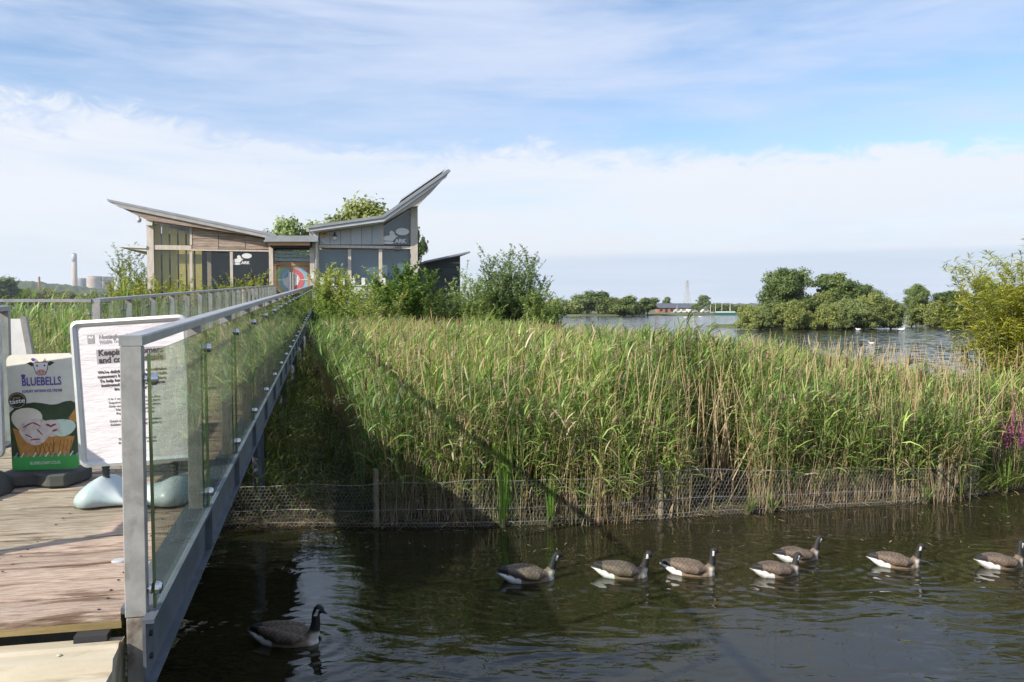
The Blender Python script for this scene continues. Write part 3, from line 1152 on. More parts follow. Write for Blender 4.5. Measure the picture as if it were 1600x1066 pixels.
reeds(S, P, 0.02, 1.25, 6, 3, 0.32, 0.024, 3, 0.30, plume=0.0, dry=0.2)
P = sample_poly(POLY_R, 150, lambda P: (depth_in(P) < 1.5) & (depth_in(P) > 0.05) & off_bridge(P) & hole(P) & (patch(P, 0.7, 4.0) > -0.25))
dead_stalks(S, P, 0.02, 0.5, 1.8, 0.15, 0.0068)
P = sample_poly(POLY_R, 22, lambda P: (depth_in(P) < 1.5) & (depth_in(P) > 0.05) & off_bridge(P))
dead_stalks(S, P, 0.02, 0.6, 2.0, 0.42, 0.0065, 1.0)
P = sample_poly(POLY_R, 17, lambda P: (depth_in(P) < 5.5) & (depth_in(P) > 0.15) & off_bridge(P))
dead_stalks(S, P, 0.5, 1.5, 2.2, 0.26, 0.0088, 1.15)
mid = lambda P: (depth_in(P) >= 2.6) & (depth_in(P) < 8) & off_bridge(P)
P = sample_poly(POLY_R, 75, mid)
reeds(S, P, 0.05, 2.42, 6, 3, 0.37, 0.027, 3, 0.5, 0.0042)
P = sample_poly(POLY_R, 24, mid)
dead_stalks(S, P, 0.05, 2.1, 2.75, 0.10, 0.0058, 1.1)
backz = lambda P: (depth_in(P) >= 8) & off_bridge(P)
P = sample_poly(POLY_R, 42, backz)
reeds(S, P, 0.05, 2.46, 4, 2, 0.42, 0.034, 2, 0.6, 0.005, dry=0.08)
P = sample_poly(POLY_R, 20, backz)
dead_stalks(S, P, 0.05, 2.3, 2.9, 0.08, 0.006, 1.15)
P = sample_poly(POLY_R, 0.8, lambda P: off_bridge(P) & (depth_in(P) > 0.4))
dead_stalks(S, P, 0.05, 2.7, 3.2, 0.10, 0.0055, 1.2)
# stems that have grown through and over the wire in front of the fence
spill = lambda P: (depth_in(P) < 0.06) & (depth_in(P) > -0.14) & (((P[:, 0] > 3.75) & (patch(P, 0.9, 11.0) > -0.15)) | (patch(P, 0.9, 11.0) > 0.22)) & (P[:, 0] < 7.6) & (P[:, 0] > -1.2)
SPILL = [tuple(p - Vector((0, 0.15))) for p in SHORE] + [tuple(p + Vector((0, 0.2))) for p in reversed(SHORE)]
P = sample_poly(SPILL, 48, spill)
reeds(S, P, 0.0, 1.25, 6, 3, 0.36, 0.026, 3, 0.25, plume=0.0, dry=0.12)
P = sample_poly(SPILL, 80, spill)
dead_stalks(S, P, 0.0, 0.4, 1.3, 0.14, 0.0058, 0.95)
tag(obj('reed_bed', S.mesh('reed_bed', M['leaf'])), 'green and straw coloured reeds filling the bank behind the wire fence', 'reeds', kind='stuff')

S = Strips()
P = sample_poly([tuple(uvz(a_, b_, 0).xy) for a_, b_ in ((-2.96, 11.5), (-2.96, 32), (-4.4, 32), (-4.4, 11.0))], 75)
reeds(S, P, 0.05, 2.3, 6, 3, 0.38, 0.028, 3, 0.1, 0.005)
P = sample_poly(POLY_L, 28, off_bridge)
reeds(S, P, 0.48, 2.6, 7, 3, 0.38, 0.024, 3, 0.35, 0.005)
P = sample_poly(POLY_L, 22, off_bridge)
dead_stalks(S, P, 0.48, 2.1, 2.75, 0.10, 0.006, 1.15)
tag(obj('reed_bed_beyond_bridge', S.mesh('reed_bed_beyond_bridge', M['leaf'])), 'reeds seen through the glass beyond the left side of the bridge', 'reeds', kind='stuff')

# litter and short grass along the water's edge
S = Strips()
P = sample_poly(POLY_R, 260, lambda P: (depth_in(P) < 0.35) & (depth_in(P) > -0.03))
n = len(P)
az = rng.uniform(0, 6.28, n)
d = np.column_stack([np.cos(az), np.sin(az), rng.uniform(-0.1, 0.35, n)])
S.leaves(np.column_stack([P, rng.uniform(0.02, 0.12, n)]), d, rng.uniform(0.08, 0.35, n), 0.011, 0.3, lerp_cols((0.17, 0.12, 0.06), (0.42, 0.33, 0.19), rng.random(n)), 2)
P = sample_poly(POLY_R, 60, lambda P: (depth_in(P) < 0.25) & (patch(P, 1.2, 5.0) > 0.05))
n = len(P)
az = rng.uniform(0, 6.28, n)
d = np.column_stack([np.cos(az) * 0.5, np.sin(az) * 0.5, np.ones(n)])
S.leaves(np.column_stack([P, np.full(n, 0.02)]), d, rng.uniform(0.12, 0.4, n), 0.010, 0.9, lerp_cols((0.13, 0.20, 0.04), (0.24, 0.30, 0.07), rng.random(n)), 3)
# rough grass on the bank at the right edge
P = sample_poly(POLY_R, 420, lambda P: (depth_in(P) < 1.6) & (P[:, 0] > 7.6))
n = len(P)
az = rng.uniform(0, 6.28, n)
d = np.column_stack([np.cos(az) * 0.5, np.sin(az) * 0.5, np.ones(n)])
S.leaves(np.column_stack([P, np.full(n, 0.05)]), d, rng.uniform(0.25, 0.7, n), 0.012, 1.0, lerp_cols((0.11, 0.16, 0.04), (0.28, 0.30, 0.10), rng.random(n)), 3)
tag(obj('bank_litter', S.mesh('bank_litter', M['leaf'])), 'broken straw and short grass lying along the water edge', 'litter', kind='stuff')

S = Strips()
n = 260
ii = rng.integers(0, len(SH) - 1, n)
tt = rng.random((n, 1))
P = SH[ii] * (1 - tt) + SH[ii + 1] * tt
P = P - np.column_stack([rng.normal(0, 0.3, n), np.abs(rng.normal(0, 0.9, n)) ** 1.4 + 0.05])
az = rng.uniform(0, 6.28, n)
S.leaves(np.column_stack([P, np.full(n, 0.004)]), np.column_stack([np.cos(az), np.sin(az), np.zeros(n)]), rng.uniform(0.03, 0.16, n), rng.uniform(0.006, 0.02, n), 0.0, lerp_cols((0.20, 0.15, 0.07), (0.62, 0.58, 0.45), rng.random(n)), 2)
S.V = [np.column_stack([v_[:, 0], v_[:, 1], np.full(len(v_), 0.005)]) for v_ in S.V]
tag(obj('floating_debris', S.mesh('floating_debris', M['leaf'])), 'bits of straw and leaf floating on the pond near the bank', 'debris', kind='stuff')

# ------------------------------------------------------------------ single water plants
PLANT_N = [0]


def near_shore(px, dep):
    """a point at the water's edge under photo column px, dep metres behind it"""
    order = sorted(shore_px)
    py = float(np.interp(px, [a for a, b in order], [b for a, b in order]))
    p = atZ(px, py, 0.0)
    k = (p.y + dep) / p.y
    return Vector((p.x * k, p.y + dep, 0.03))


M['cattail'] = mat('cattail_brown', (0.075, 0.038, 0.018), (0.11, 0.058, 0.028), 0.95, scale=40, bump=0.6)


def bulrush(px, dep, head_y, label, lean=0.0, n_leaf=8):
    base = near_shore(px, dep)
    top = atY(px, head_y, base.y)
    h = top.z - base.z
    t = thing('bulrush', label, 'bulrush', base, 0, 'bulrushes in the reed bed')
    x = lean * h
    MB().tube([(0, 0, 0), (x * 0.3, 0, h * 0.5), (x, 0, h + 0.22)], [0.007, 0.006, 0.003], 6).build('stem', mat_stem, t, smooth=True)
    ax = Vector((x * 1.4, 0, h)).normalized()
    c = Vector((x, 0, h))
    MB().tube([c - ax * 0.10, c - ax * 0.09, c + ax * 0.08, c + ax * 0.10], [0.006, 0.014, 0.014, 0.005], 10).build('seed_head', M['cattail'], t, smooth=True)
    s = Strips()
    az = rng.uniform(0, 6.28, n_leaf)
    tl = rng.uniform(0.05, 0.25, n_leaf)
    d = np.column_stack([np.cos(az) * np.sin(tl), np.sin(az) * np.sin(tl), np.cos(tl)])
    s.leaves(np.column_stack([np.cos(az) * 0.02, np.sin(az) * 0.02, np.zeros(n_leaf)]), d, h * rng.uniform(0.7, 1.0, n_leaf), 0.020, 0.25, lerp_cols((0.09, 0.15, 0.045), (0.15, 0.22, 0.07), rng.random(n_leaf)), 6, root=0.9)
    obj('leaves', s.mesh('leaves', M['leaf']), t)
    return t


mat_stem = mat('bulrush_stem', (0.30, 0.26, 0.11), (0.22, 0.24, 0.09), 0.7, scale=4)
bulrush(594, 0.5, 563, 'bulrush with dark upright head, nearest the bridge shadow in the reeds')
bulrush(569, 0.3, 600, 'bulrush with low dark head at the left edge of the sunlit reeds', 0.02)
bulrush(1281, 1.0, 566, 'bulrush with short tilted head left of the upright brown one', 0.06)
bulrush(1319, 0.8, 566, 'bulrush with thick upright brown head left of the bent stalk', 0.0)
bulrush(1406, 0.5, 562, 'bulrush with brown head on a pale leaning stalk', 0.05)
bulrush(1440, 0.7, 588, 'bulrush with small low head right of the pale leaning stalk', -0.03)
bulrush(1398, 0.3, 602, 'bulrush with dark head lower down on the pale stalks', 0.08)
bulrush(1538, 0.9, 560, 'bulrush with long rust brown slanting head beside the willow', 0.16)


def sedge(px, dep, h, label, n=16, col=((0.10, 0.19, 0.04), (0.22, 0.32, 0.06)), spread=0.12, w=0.022):
    base = near_shore(px, dep)
    t = thing('water_iris', label, 'iris', base, 0, 'iris clumps at the water edge')
    s = Strips()
    az = rng.uniform(0, 6.28, n)
    tl = np.abs(rng.normal(0, spread, n))
    d = np.column_stack([np.cos(az) * np.sin(tl), np.sin(az) * np.sin(tl), np.cos(tl)])
    r0 = rng.uniform(0, 0.06, n)
    s.leaves(np.column_stack([np.cos(az) * r0, np.sin(az) * r0, np.zeros(n)]), d, h * rng.uniform(0.55, 1.0, n), w, 0.2, lerp_cols(col[0], col[1], rng.random(n)), 6, root=0.9)
    obj('leaves', s.mesh('leaves', M['leaf']), t)
    MB().lathe([(0.05, -0.03), (0.045, 0.05), (0.02, 0.12)], 8).build('root_base', M['mud'], t)
    return t


sedge(786, 0.02, 1.85, 'tall blade leaved clump standing where the rail shadow crosses the fence', 20)
sedge(800, 0.12, 1.7, 'second tall blade clump just right of the tallest one', 12)
sedge(860, -0.03, 0.85, 'short bright green blade clump in front of the fence wire', 14)
sedge(913, 0.10, 1.0, 'slender pale green blade clump left of the middle fence post', 10)
sedge(1168, 0.0, 0.45, 'low bright tuft at the right end of the dark gap', 16, spread=0.5, w=0.016)
sedge(1446, 0.0, 0.5, 'low tuft at the foot of the right fence post', 12, spread=0.35, w=0.016)
sedge(1500, 0.0, 0.55, 'splayed green tuft right of the last fence post', 14, spread=0.5, w=0.018)
sedge(1570, 0.0, 0.75, 'tall splayed tuft on the bank below the purple flowers', 16, spread=0.4, w=0.018)
sedge(1205, 0.02, 0.5, 'small pale tuft under the leaning yellow stems', 10, spread=0.4, w=0.016)

# purple loosestrife at the right edge
lt = thing('purple_loosestrife', 'purple flowering loosestrife on the bank at the right frame edge', 'flower', near_shore(1585, 0.35), 0)
ss, sf, sl = MB(), Strips(), Strips()
M['flower'] = leaf_mat('loosestrife_flower', trans=0.3)
for k in range(26):
    a = random.uniform(0, 6.28)
    sp_ = random.uniform(0.05, 0.55)
    h = random.uniform(0.9, 1.65)
    tip = Vector((math.cos(a) * sp_, math.sin(a) * sp_ * 0.6, h))
    ss.tube([(math.cos(a) * 0.04, math.sin(a) * 0.04, 0), tip * 0.55 + Vector((0, 0, 0.05)), tip], [0.005, 0.004, 0.002], 5)
    n = 46
    f = np.linspace(0.66, 1.0, n)
    base = np.array(tip)[None] * f[:, None]
    az = rng.uniform(0, 6.28, n)
    d = np.column_stack([np.cos(az), np.sin(az), rng.uniform(0.0, 0.8, n)])
    sf.leaves(base, d, 0.045 * (1.25 - f * 0.6), 0.022, 0.2, jit((0.36, 0.06, 0.27), n, 0.3, 0.15), 2, root=0.7)
    n = 18
    f = np.linspace(0.15, 0.66, n)
    base = np.array(tip)[None] * f[:, None]
    az = rng.uniform(0, 6.28, n)
    d = np.column_stack([np.cos(az), np.sin(az), np.full(n, 0.5)])
    sl.leaves(base, d, 0.11, 0.02, 0.6, jit((0.09, 0.14, 0.04), n, 0.3), 2)
ss.build('stems', mat_stem, lt)
obj('flower_spikes', sf.mesh('flower_spikes', M['flower']), lt)
obj('leaves', sl.mesh('leaves', M['leaf']), lt)

# ------------------------------------------------------------------ wire fence along the bank
fence_px = [330, 450, 587, 700, 810, 920, 1032, 1140, 1250, 1360, 1467, 1530]
FP = [near_shore(x, 0.06) for x in fence_px]
fence = thing('wire_fence', 'low chicken wire fence on wooden posts along the reed bank', 'fence', FP[0], 0)
top_h = [0.55, 0.60, 0.66, 0.66, 0.68, 0.69, 0.72, 0.72, 0.62, 0.60, 0.58, 0.56]


def fpt(s, hz):
    """point on the fence: s in metres along it, hz relative height 0..1"""
    q = np.interp(s, FS, np.arange(len(FP)))
    i = min(int(q), len(FP) - 2)
    f = q - i
    p = FP[i].lerp(FP[i + 1], f)
    h = top_h[i] * (1 - f) + top_h[i + 1] * f
    sag = 0.02 * math.sin(s * 2.1) + 0.012 * math.sin(s * 5.3)
    bul = 0.03 * math.sin(s * 3.1 + hz * 4) * math.sin(hz * 3.14)
    return Vector((p.x, p.y - 0.02 - bul, -0.03 + hz * (h + sag + 0.03)))


FS = [0.0]
for a, b in zip(FP[:-1], FP[1:]):
    FS.append(FS[-1] + (b - a).length)
for px, hz in ((587, 0.82), (1032, 0.80), (1467, 0.78)):
    p = near_shore(px, 0.10)
    r_ = 0.045 if px in (587, 1032, 1467) else 0.028
    b = MB().tube([(0, 0, -0.3), (0.005, 0, 0.2), (0.0, 0.004, hz - 0.02), (0, 0.004, hz)], [r_, r_, r_ * 0.96, r_ * 0.85], 10)
    o = b.build('fence_post', M['postwood'], fence, smooth=False)
    o.location = p - fence.location
    o.rotation_euler = (0.02, random.uniform(-0.03, 0.05), 0)
for hz in (0.99, 0.42, 0.14):
    pts = [fpt(s, hz) - fence.location for s in np.linspace(0, FS[-1], 90)]
    MB().tube(pts, 0.0028 if hz > 0.4 else 0.002, 5).build('wire_strand', M['wire'], fence)
# hexagonal netting
CW, CH = 0.055, 0.032
cols_n = int(FS[-1] / CW)
rows_n = 13
segs = []
for r_ in range(rows_n):
    for c_ in range(cols_n):
        s0 = c_ * CW + (CW / 2 if r_ % 2 else 0)
        y0, y1, y2 = (r_ + 0.0) / rows_n, (r_ + 0.62) / rows_n, (r_ + 1.0) / rows_n
        a = fpt(s0, y0)
        b = fpt(s0, y1)
        segs.append((a, b))
        segs.append((b, fpt(s0 + CW / 2, y2)))
        segs.append((b, fpt(max(0, s0 - CW / 2), y2)))
SA = np.array([tuple(a - fence.location) for a, b in segs])
SB = np.array([tuple(b - fence.location) for a, b in segs])
dirs = SB - SA
dirs /= np.maximum(np.linalg.norm(dirs, axis=1, keepdims=True), 1e-6)
sx = np.cross(dirs, np.array([0, 1.0, 0]))
sx /= np.maximum(np.linalg.norm(sx, axis=1, keepdims=True), 1e-6)
sy = np.cross(dirs, sx)
rw = 0.0012
offs = [sx * rw, -sx * rw * 0.5 + sy * rw * 0.87, -sx * rw * 0.5 - sy * rw * 0.87]
V = np.stack([SA + o_ for o_ in offs] + [SB + o_ for o_ in offs], 1)
base = np.arange(len(SA))[:, None] * 6
Q = np.concatenate([base + np.array([[0, 1, 4, 3]]), base + np.array([[1, 2, 5, 4]]), base + np.array([[2, 0, 3, 5]])])
o = obj('wire_mesh', arrays_mesh('wire_mesh', V.reshape(-1, 3), Q, None, M['wire']), fence)
o['kind'] = 'stuff'

# ------------------------------------------------------------------ trees and shrubs


def tube_arrays(paths, name, m):
    b = MB()
    for pts, r0, r1, n in paths:
        k = len(pts)
        b.tube(pts, [r0 + (r1 - r0) * i / (k - 1) for i in range(k)], n, cap=False)
    return b.mesh(name, m, smooth=True)


def crown_arrays(clumps, n, size, colA, colB, r, asp=1.7, shell=0.35):
    """leaf-sized rhombs spread through clumps; returns mesh arrays"""
    cl = np.array([c for c, _ in clumps])
    rd = np.array([q for _, q in clumps])
    w = rd.prod(1) ** (2 / 3)
    idx = r.choice(len(cl), n, p=w / w.sum())
    d = r.normal(size=(n, 3))
    d /= np.linalg.norm(d, axis=1, keepdims=True)
    rr = shell + (1 - shell) * r.random((n, 1)) ** 0.7
    rr *= 1 + 0.16 * r.normal(size=(n, 1))
    lump = 1 + 0.22 * np.sin(d[:, :1] * 5 + idx[:, None]) * np.cos(d[:, 1:2] * 6 + idx[:, None] * 2.0)
    p = cl[idx] + d * rd[idx] * rr * lump
    nrm = d * 1.1 + np.array([-0.25, -0.2, 0.5]) + r.normal(size=(n, 3)) * 0.55
    nrm /= np.linalg.norm(nrm, axis=1, keepdims=True)
    t = np.cross(nrm, r.normal(size=(n, 3)))
    t /= np.linalg.norm(t, axis=1, keepdims=True)
    b = np.cross(nrm, t)
    s = size * (0.6 + 0.8 * r.random((n, 1)))
    V = np.stack([p - t * s * asp / 2, p + b * s / 2, p + t * s * asp / 2, p - b * s / 2], 1)
    f = np.clip(r.normal(0.45, 0.25, n) + r.uniform(-0.4, 0.4, len(cl))[idx], 0, 1)[:, None]
    C = np.array(colA) * (1 - f) + np.array(colB) * f
    return V.reshape(-1, 3), np.arange(n * 4).reshape(-1, 4), np.repeat(C, 4, 0)


def make_tree_meshes(h, rad, seed, n_leaf, leaf, colA, colB, trunk_h=0.3, n_cl=16, kind='round', asp=1.7):
    r = np.random.default_rng(seed)
    clumps, paths = [], []
    th = h * trunk_h
    paths.append(([Vector((0, 0, -0.3)), Vector((0.02 * h * r.normal(), 0.02 * h * r.normal(), th)), Vector((0.04 * h * r.normal(), 0.04 * h * r.normal(), h * 0.72))], h * 0.030, h * 0.010, 8))
    for k in range(n_cl):
        a = r.uniform(0, 6.28)
        if kind == 'bush':
            q = r.uniform(0.0, 0.9)
            zc = h * r.uniform(0.12, 0.80)
            rr = rad * q * math.sqrt(max(0.05, 1 - (zc / h) ** 2.2))
        else:
            f = r.uniform(0, 1)
            zc = th + (h - th) * (0.12 + 0.75 * f)
            rr = rad * (0.25 + 0.6 * r.random()) * math.sin(math.pi * (0.2 + 0.68 * f)) ** 0.7
        c = np.array([math.cos(a) * rr, math.sin(a) * rr, zc])
        s = rad * r.uniform(0.11, 0.35)
        clumps.append((c, np.array([s, s, s * r.uniform(0.62, 0.9)])))
        z0 = th * r.uniform(0.5, 1.1) if kind != 'bush' else 0.0
        paths.append(([Vector((0, 0, z0)), Vector((c[0] * 0.45, c[1] * 0.45, z0 + (zc - z0) * 0.6)), Vector(c)], h * 0.012, h * 0.003, 5))
    V, Q, C = crown_arrays(clumps, n_leaf, leaf, colA, colB, r, asp)
    V[:, 2] = np.maximum(V[:, 2], 0.02)
    return arrays_mesh('crown', V, Q, None, M['tree_leaf'], C), tube_arrays(paths, 'trunk', M['bark'])


def plant_tree(name, label, cat, meshes, loc, sc=1.0, rot=0.0, group=None, szz=None):
    t = thing(name, label, cat, loc, rot, group)
    t.scale = (sc, sc, szz or sc)
    obj('trunk', meshes[1], t)
    obj('crown', meshes[0], t)
    return t


OAK = make_tree_meshes(7.4, 3.6, 11, 20000, 0.15, (0.061, 0.101, 0.028), (0.151, 0.203, 0.057), 0.25, 80)
OAK2 = make_tree_meshes(6.2, 2.6, 12, 15000, 0.15, (0.081, 0.126, 0.036), (0.193, 0.243, 0.069), 0.25, 64)
BUSHA = make_tree_meshes(3.6, 2.6, 13, 16000, 0.12, (0.132, 0.173, 0.045), (0.304, 0.324, 0.097), 0.2, 74, 'bush')
BUSHB = make_tree_meshes(4.2, 2.3, 14, 16000, 0.12, (0.112, 0.151, 0.045), (0.243, 0.284, 0.092), 0.2, 74, 'bush')
FARA = make_tree_meshes(6.0, 5.0, 15, 9000, 0.27, (0.101, 0.142, 0.045), (0.234, 0.284, 0.092), 0.2, 40, 'bush')
FARB = make_tree_meshes(7.0, 4.2, 16, 9000, 0.27, (0.081, 0.121, 0.041), (0.182, 0.234, 0.077), 0.25, 36)
FARC = make_tree_meshes(5.0, 5.5, 17, 9000, 0.27, (0.142, 0.180, 0.046), (0.302, 0.321, 0.095), 0.2, 22, 'bush')


def tree_at(name, label, cat, meshes, px, base_y, top_y, Y, h0, rot, group, wpx=None, w0=None, z=0.3):
    """stand a tree at depth Y so that it spans base_y..top_y and about wpx across"""
    b = atY(px, base_y, Y)
    tp = atY(px, top_y, Y)
    h = tp.z - z
    sz = h / h0
    sc = (wpx * Y / F) / (2 * w0) if wpx else sz
    return plant_tree(name, label, cat, meshes, (b.x, Y, z), sc, rot, group, sz)


G = 'trees on the wooded island'
tree_at('oak_tree', 'tall dark oak crowning the left of the wooded island', 'tree', OAK, 1228, 505, 414, 123, 7.4, 0.4, G, 92, 3.6)
tree_at('oak_tree', 'lighter round tree just right of the tall dark oak on the island', 'tree', OAK2, 1303, 505, 424, 124, 6.2, 1.2, G, 82, 2.6)
tree_at('oak_tree', 'small dark tree behind the island crowns, right of the lighter one', 'tree', OAK, 1345, 505, 441, 128, 7.4, 2.2, G, 70, 3.6)
isl = [(1172, 470, 112, BUSHA, 60, 'leftmost low olive bush at the island tip'), (1203, 466, 116, BUSHB, 60, 'olive bush below the left side of the dark oak'),
       (1235, 462, 113, BUSHA, 66, 'low bush at the waterline under the dark oak trunk'), (1268, 455, 119, BUSHB, 70, 'taller bush between the oak and the lighter tree'),
       (1292, 468, 112, BUSHA, 60, 'bright rounded bush at the middle of the island shore'), (1328, 458, 114, BUSHB, 70, 'grey green bush right of the island middle'),
       (1362, 449, 116, BUSHA, 80, 'big brownish willow bush near the right end of the island'), (1392, 462, 114, BUSHB, 50, 'last bush at the right tip of the island'),
       (1250, 474, 111, BUSHA, 44, 'small bush hanging over the water left of the island middle'), (1316, 474, 111, BUSHB, 46, 'small pale bush overhanging the water right of the island middle'),
       (1188, 478, 111, BUSHB, 40, 'small bush low on the water near the island tip'), (1350, 472, 112, BUSHB, 50, 'bush low on the water below the brownish willow bush'), (1282, 446, 122, BUSHA, 60, 'back row bush filling the dip between the two tall crowns')]
for k, (px, ty, Y, ms, w, lb) in enumerate(isl):
    tree_at('willow_bush', lb, 'bush', ms, px, 515, ty, Y, 3.6 if ms is BUSHA else 4.2, k * 1.3, 'bushes on the wooded island', w, 2.6 if ms is BUSHA else 2.3, 0.05)

G = 'trees on the right shore'
rs = [(1432, 442, 152, OAK2, 40, 6.2, 2.6, 'pale tree standing up behind the right shore bushes'), (1537, 430, 149, OAK2, 46, 6.2, 2.6, 'rounded tree behind the willow at the right shore'),
      (1490, 452, 150, OAK, 80, 7.4, 3.6, 'dark broad tree at the back of the right shore'), (1590, 444, 148, OAK, 90, 7.4, 3.6, 'dark tree hidden behind the yellow willow')]
for k, (px, ty, Y, ms, w, h0, w0, lb) in enumerate(rs):
    tree_at('shore_tree', lb, 'tree', ms, px, 505, ty, Y, h0, k, G, w, w0)
rb = [(1424, 478, 128, BUSHB, 40, 'low bush at the left end of the right shore'), (1455, 466, 125, BUSHA, 70, 'broad green bush on the right shore waterline'), (1500, 460, 125, BUSHB, 80, 'tall green bush on the right shore next to the willow'),
      (1560, 462, 124, BUSHA, 90, 'green bush on the right shore behind the willow')]
for k, (px, ty, Y, ms, w, lb) in enumerate(rb):
    tree_at('willow_bush', lb, 'bush', ms, px, 512, ty, Y, 3.6 if ms is BUSHA else 4.2, k * 1.9 + 0.5, 'bushes on the right shore', w, 2.6 if ms is BUSHA else 2.3, 0.1)

G = 'bushes on the far shore'
fr = [(862, 466, 262, FARC, 70, 'far bush seen just right of the grey sallow'), (900, 459, 266, FARA, 66, 'far rounded bush left of the far tree pair'), (935, 456, 270, FARB, 66, 'far tree with the highest crown in the left clump'),
      (958, 463, 264, FARA, 60, 'far dark bush closing the left clump'), (988, 461, 262, FARA, 64, 'far bush left half of the clump by the brick house'), (1012, 466, 261, FARB, 50, 'far bush right half of the clump by the brick house'),
      (818, 470, 268, FARA, 60, 'far bush mostly hidden behind the grey sallow')]
for k, (px, ty, Y, ms, w, lb) in enumerate(fr):
    h0, w0 = {id(FARA): (6.0, 5.0), id(FARB): (7.0, 4.2), id(FARC): (5.0, 5.5)}[id(ms)]
    tree_at('shore_bush', lb, 'bush', ms, px, 492, ty, Y, h0, k * 1.1, G, w, w0, 0.2)
fr2 = [(1042, 465, 345, FARB, 22, 'small far tree rising behind the brick house roof'), (1100, 462, 660, FARB, 30, 'far round tree right of the pylon'), (1086, 474, 336, FARA, 30, 'far low bush under the pylon'),
       (1122, 473, 336, FARA, 40, 'far low trees behind the boat masts'), (1140, 475, 334, FARA, 40, 'far hedge like bush by the island tip'), (1160, 476, 336, FARC, 50, 'far bush just behind the island tip')]
for k, (px, ty, Y, ms, w, lb) in enumerate(fr2):
    h0, w0 = {id(FARA): (6.0, 5.0), id(FARB): (7.0, 4.2), id(FARC): (5.0, 5.5)}[id(ms)]
    tree_at('shore_tree', lb, 'tree', ms, px, 488, ty, Y, h0, k * 0.9, 'trees behind the boathouse', w, w0, 0.6)
# left far shore
lf = [(-8, 434, 660, FARB, 90, 'dark tall tree on the far shore at the left frame edge'), (18, 446, 670, FARB, 50, 'dark tree tapering off right of the leftmost tree')]
lf += [(x, y, 690, FARC, w, 'yellow green far bush %s' % q) for x, y, w, q in ((42, 449, 56, 'next to the dark left tree'), (78, 449, 56, 'below the small brick chimney'), (112, 454, 44, 'below the tall chimney'), (142, 453, 50, 'below the pale cooling tower'), (176, 455, 44, 'under the rightmost cooling tower'))]
for k, (px, ty, Y, ms, w, lb) in enumerate(lf):
    h0, w0 = {id(FARA): (6.0, 5.0), id(FARB): (7.0, 4.2), id(FARC): (5.0, 5.5)}[id(ms)]
    tree_at('shore_bush', lb, 'bush', ms, px, 478, ty, Y, h0, k * 1.4, 'bushes on the left far shore', w, w0, 0.1)


# shrubs made of upright shoots with narrow leaves
def shoot_shrub(name, label, cat, loc, h, rad, n_sh, n_lf, leaf_l, leaf_w, colA, colB, seed, lean=0.5, side=8, droop=0.5, group=None, asp_y=1.0, stem_r=0.012, low=0.12):
    r = np.random.default_rng(seed)
    t = thing(name, label, cat, loc, 0, group)
    paths = []
    S_ = Strips()
    bases, dirs, cf = [], [], []
    for k in range(n_sh):
        a = r.uniform(0, 6.28)
        q = math.sqrt(r.random())
        hh = h * (1.0 - 0.5 * q * r.random()) * r.uniform(0.60, 1.0)
        b0 = Vector((math.cos(a) * rad * 0.25 * q, math.sin(a) * rad * 0.25 * q * asp_y, 0))
        tip = Vector((math.cos(a) * rad * q, math.sin(a) * rad * q * asp_y, hh))
        mid = b0.lerp(tip, 0.5) + Vector((r.normal() * 0.05, r.normal() * 0.05, hh * 0.08))
        paths.append(([b0, mid, tip], stem_r, 0.002, 4))
        tone = r.random()
        shoots = [(b0, mid, tip, hh)]
        for j in range(side):
            f = r.uniform(0.25, 0.92)
            o_ = b0.lerp(mid, f * 2) if f < 0.5 else mid.lerp(tip, f * 2 - 1)
            a2 = r.uniform(0, 6.28)
            ln = hh * r.uniform(0.10, 0.26)
            e = o_ + Vector((math.cos(a2) * ln * 0.6, math.sin(a2) * ln * 0.6, ln * 0.75))
            shoots.append((o_, o_.lerp(e, 0.5), e, ln))
        for (p0, p1, p2, ln) in shoots:
            m_ = max(5, int(n_lf * ln / h * 4.2))
            f = r.uniform(low, 1.0, m_)
            A, B, Cc = np.array(p0), np.array(p1), np.array(p2)
            pos = np.where(f[:, None] < 0.5, A + (B - A) * f[:, None] * 2, B + (Cc - B) * (f[:, None] * 2 - 1))
            az = r.uniform(0, 6.28, m_)
            d = np.column_stack([np.cos(az) * 0.8, np.sin(az) * 0.8, r.uniform(0.2, 1.5, m_)])
            bases.append(pos)
            dirs.append(d)
            cf.append(np.clip(tone * 0.6 + r.uniform(-0.1, 0.5, m_), 0, 1))
    B = np.concatenate(bases)
    Dd = np.concatenate(dirs)
    f = np.concatenate(cf)
    S_.leaves(B, Dd, leaf_l * (0.6 + 0.8 * r.random(len(B))), leaf_w * (0.7 + 0.6 * r.random(len(B))), droop, lerp_cols(colA, colB, f), 2, root=0.35)
    obj('stems', tube_arrays(paths, 'stems', M['bark']), t)
    obj('foliage', S_.mesh('foliage', M['tree_leaf']), t)
    return t


# big yellow-green willow at the right edge
wl = atY(1592, 560, 17.6)
shoot_shrub('willow', 'yellow green willow leaning into view at the right frame edge', 'willow', (wl.x + 0.35, 17.6, 0.2), 4.75, 1.9, 105, 50, 0.15, 0.026, (0.19, 0.23, 0.035), (0.47, 0.45, 0.07), 21, side=11, droop=0.7, stem_r=0.02)
# shrubs between the reeds and the building
SHR = 'shrubs in front of the building'


def shrub_px(name, label, px, top_y, Y, wpx, colA, colB, seed, z=0.45, n_sh=26, n_lf=34, ll=0.12, lw=0.045, side=10, droop=0.5):
    b = atY(px, 480, Y)
    h = atY(px, top_y, Y).z - z
    return shoot_shrub(name, label, 'shrub', (b.x, Y, z), h, wpx * Y / F / 2, n_sh, n_lf, ll, lw, colA, colB, seed, side=side, droop=droop, group=SHR, low=0.05)


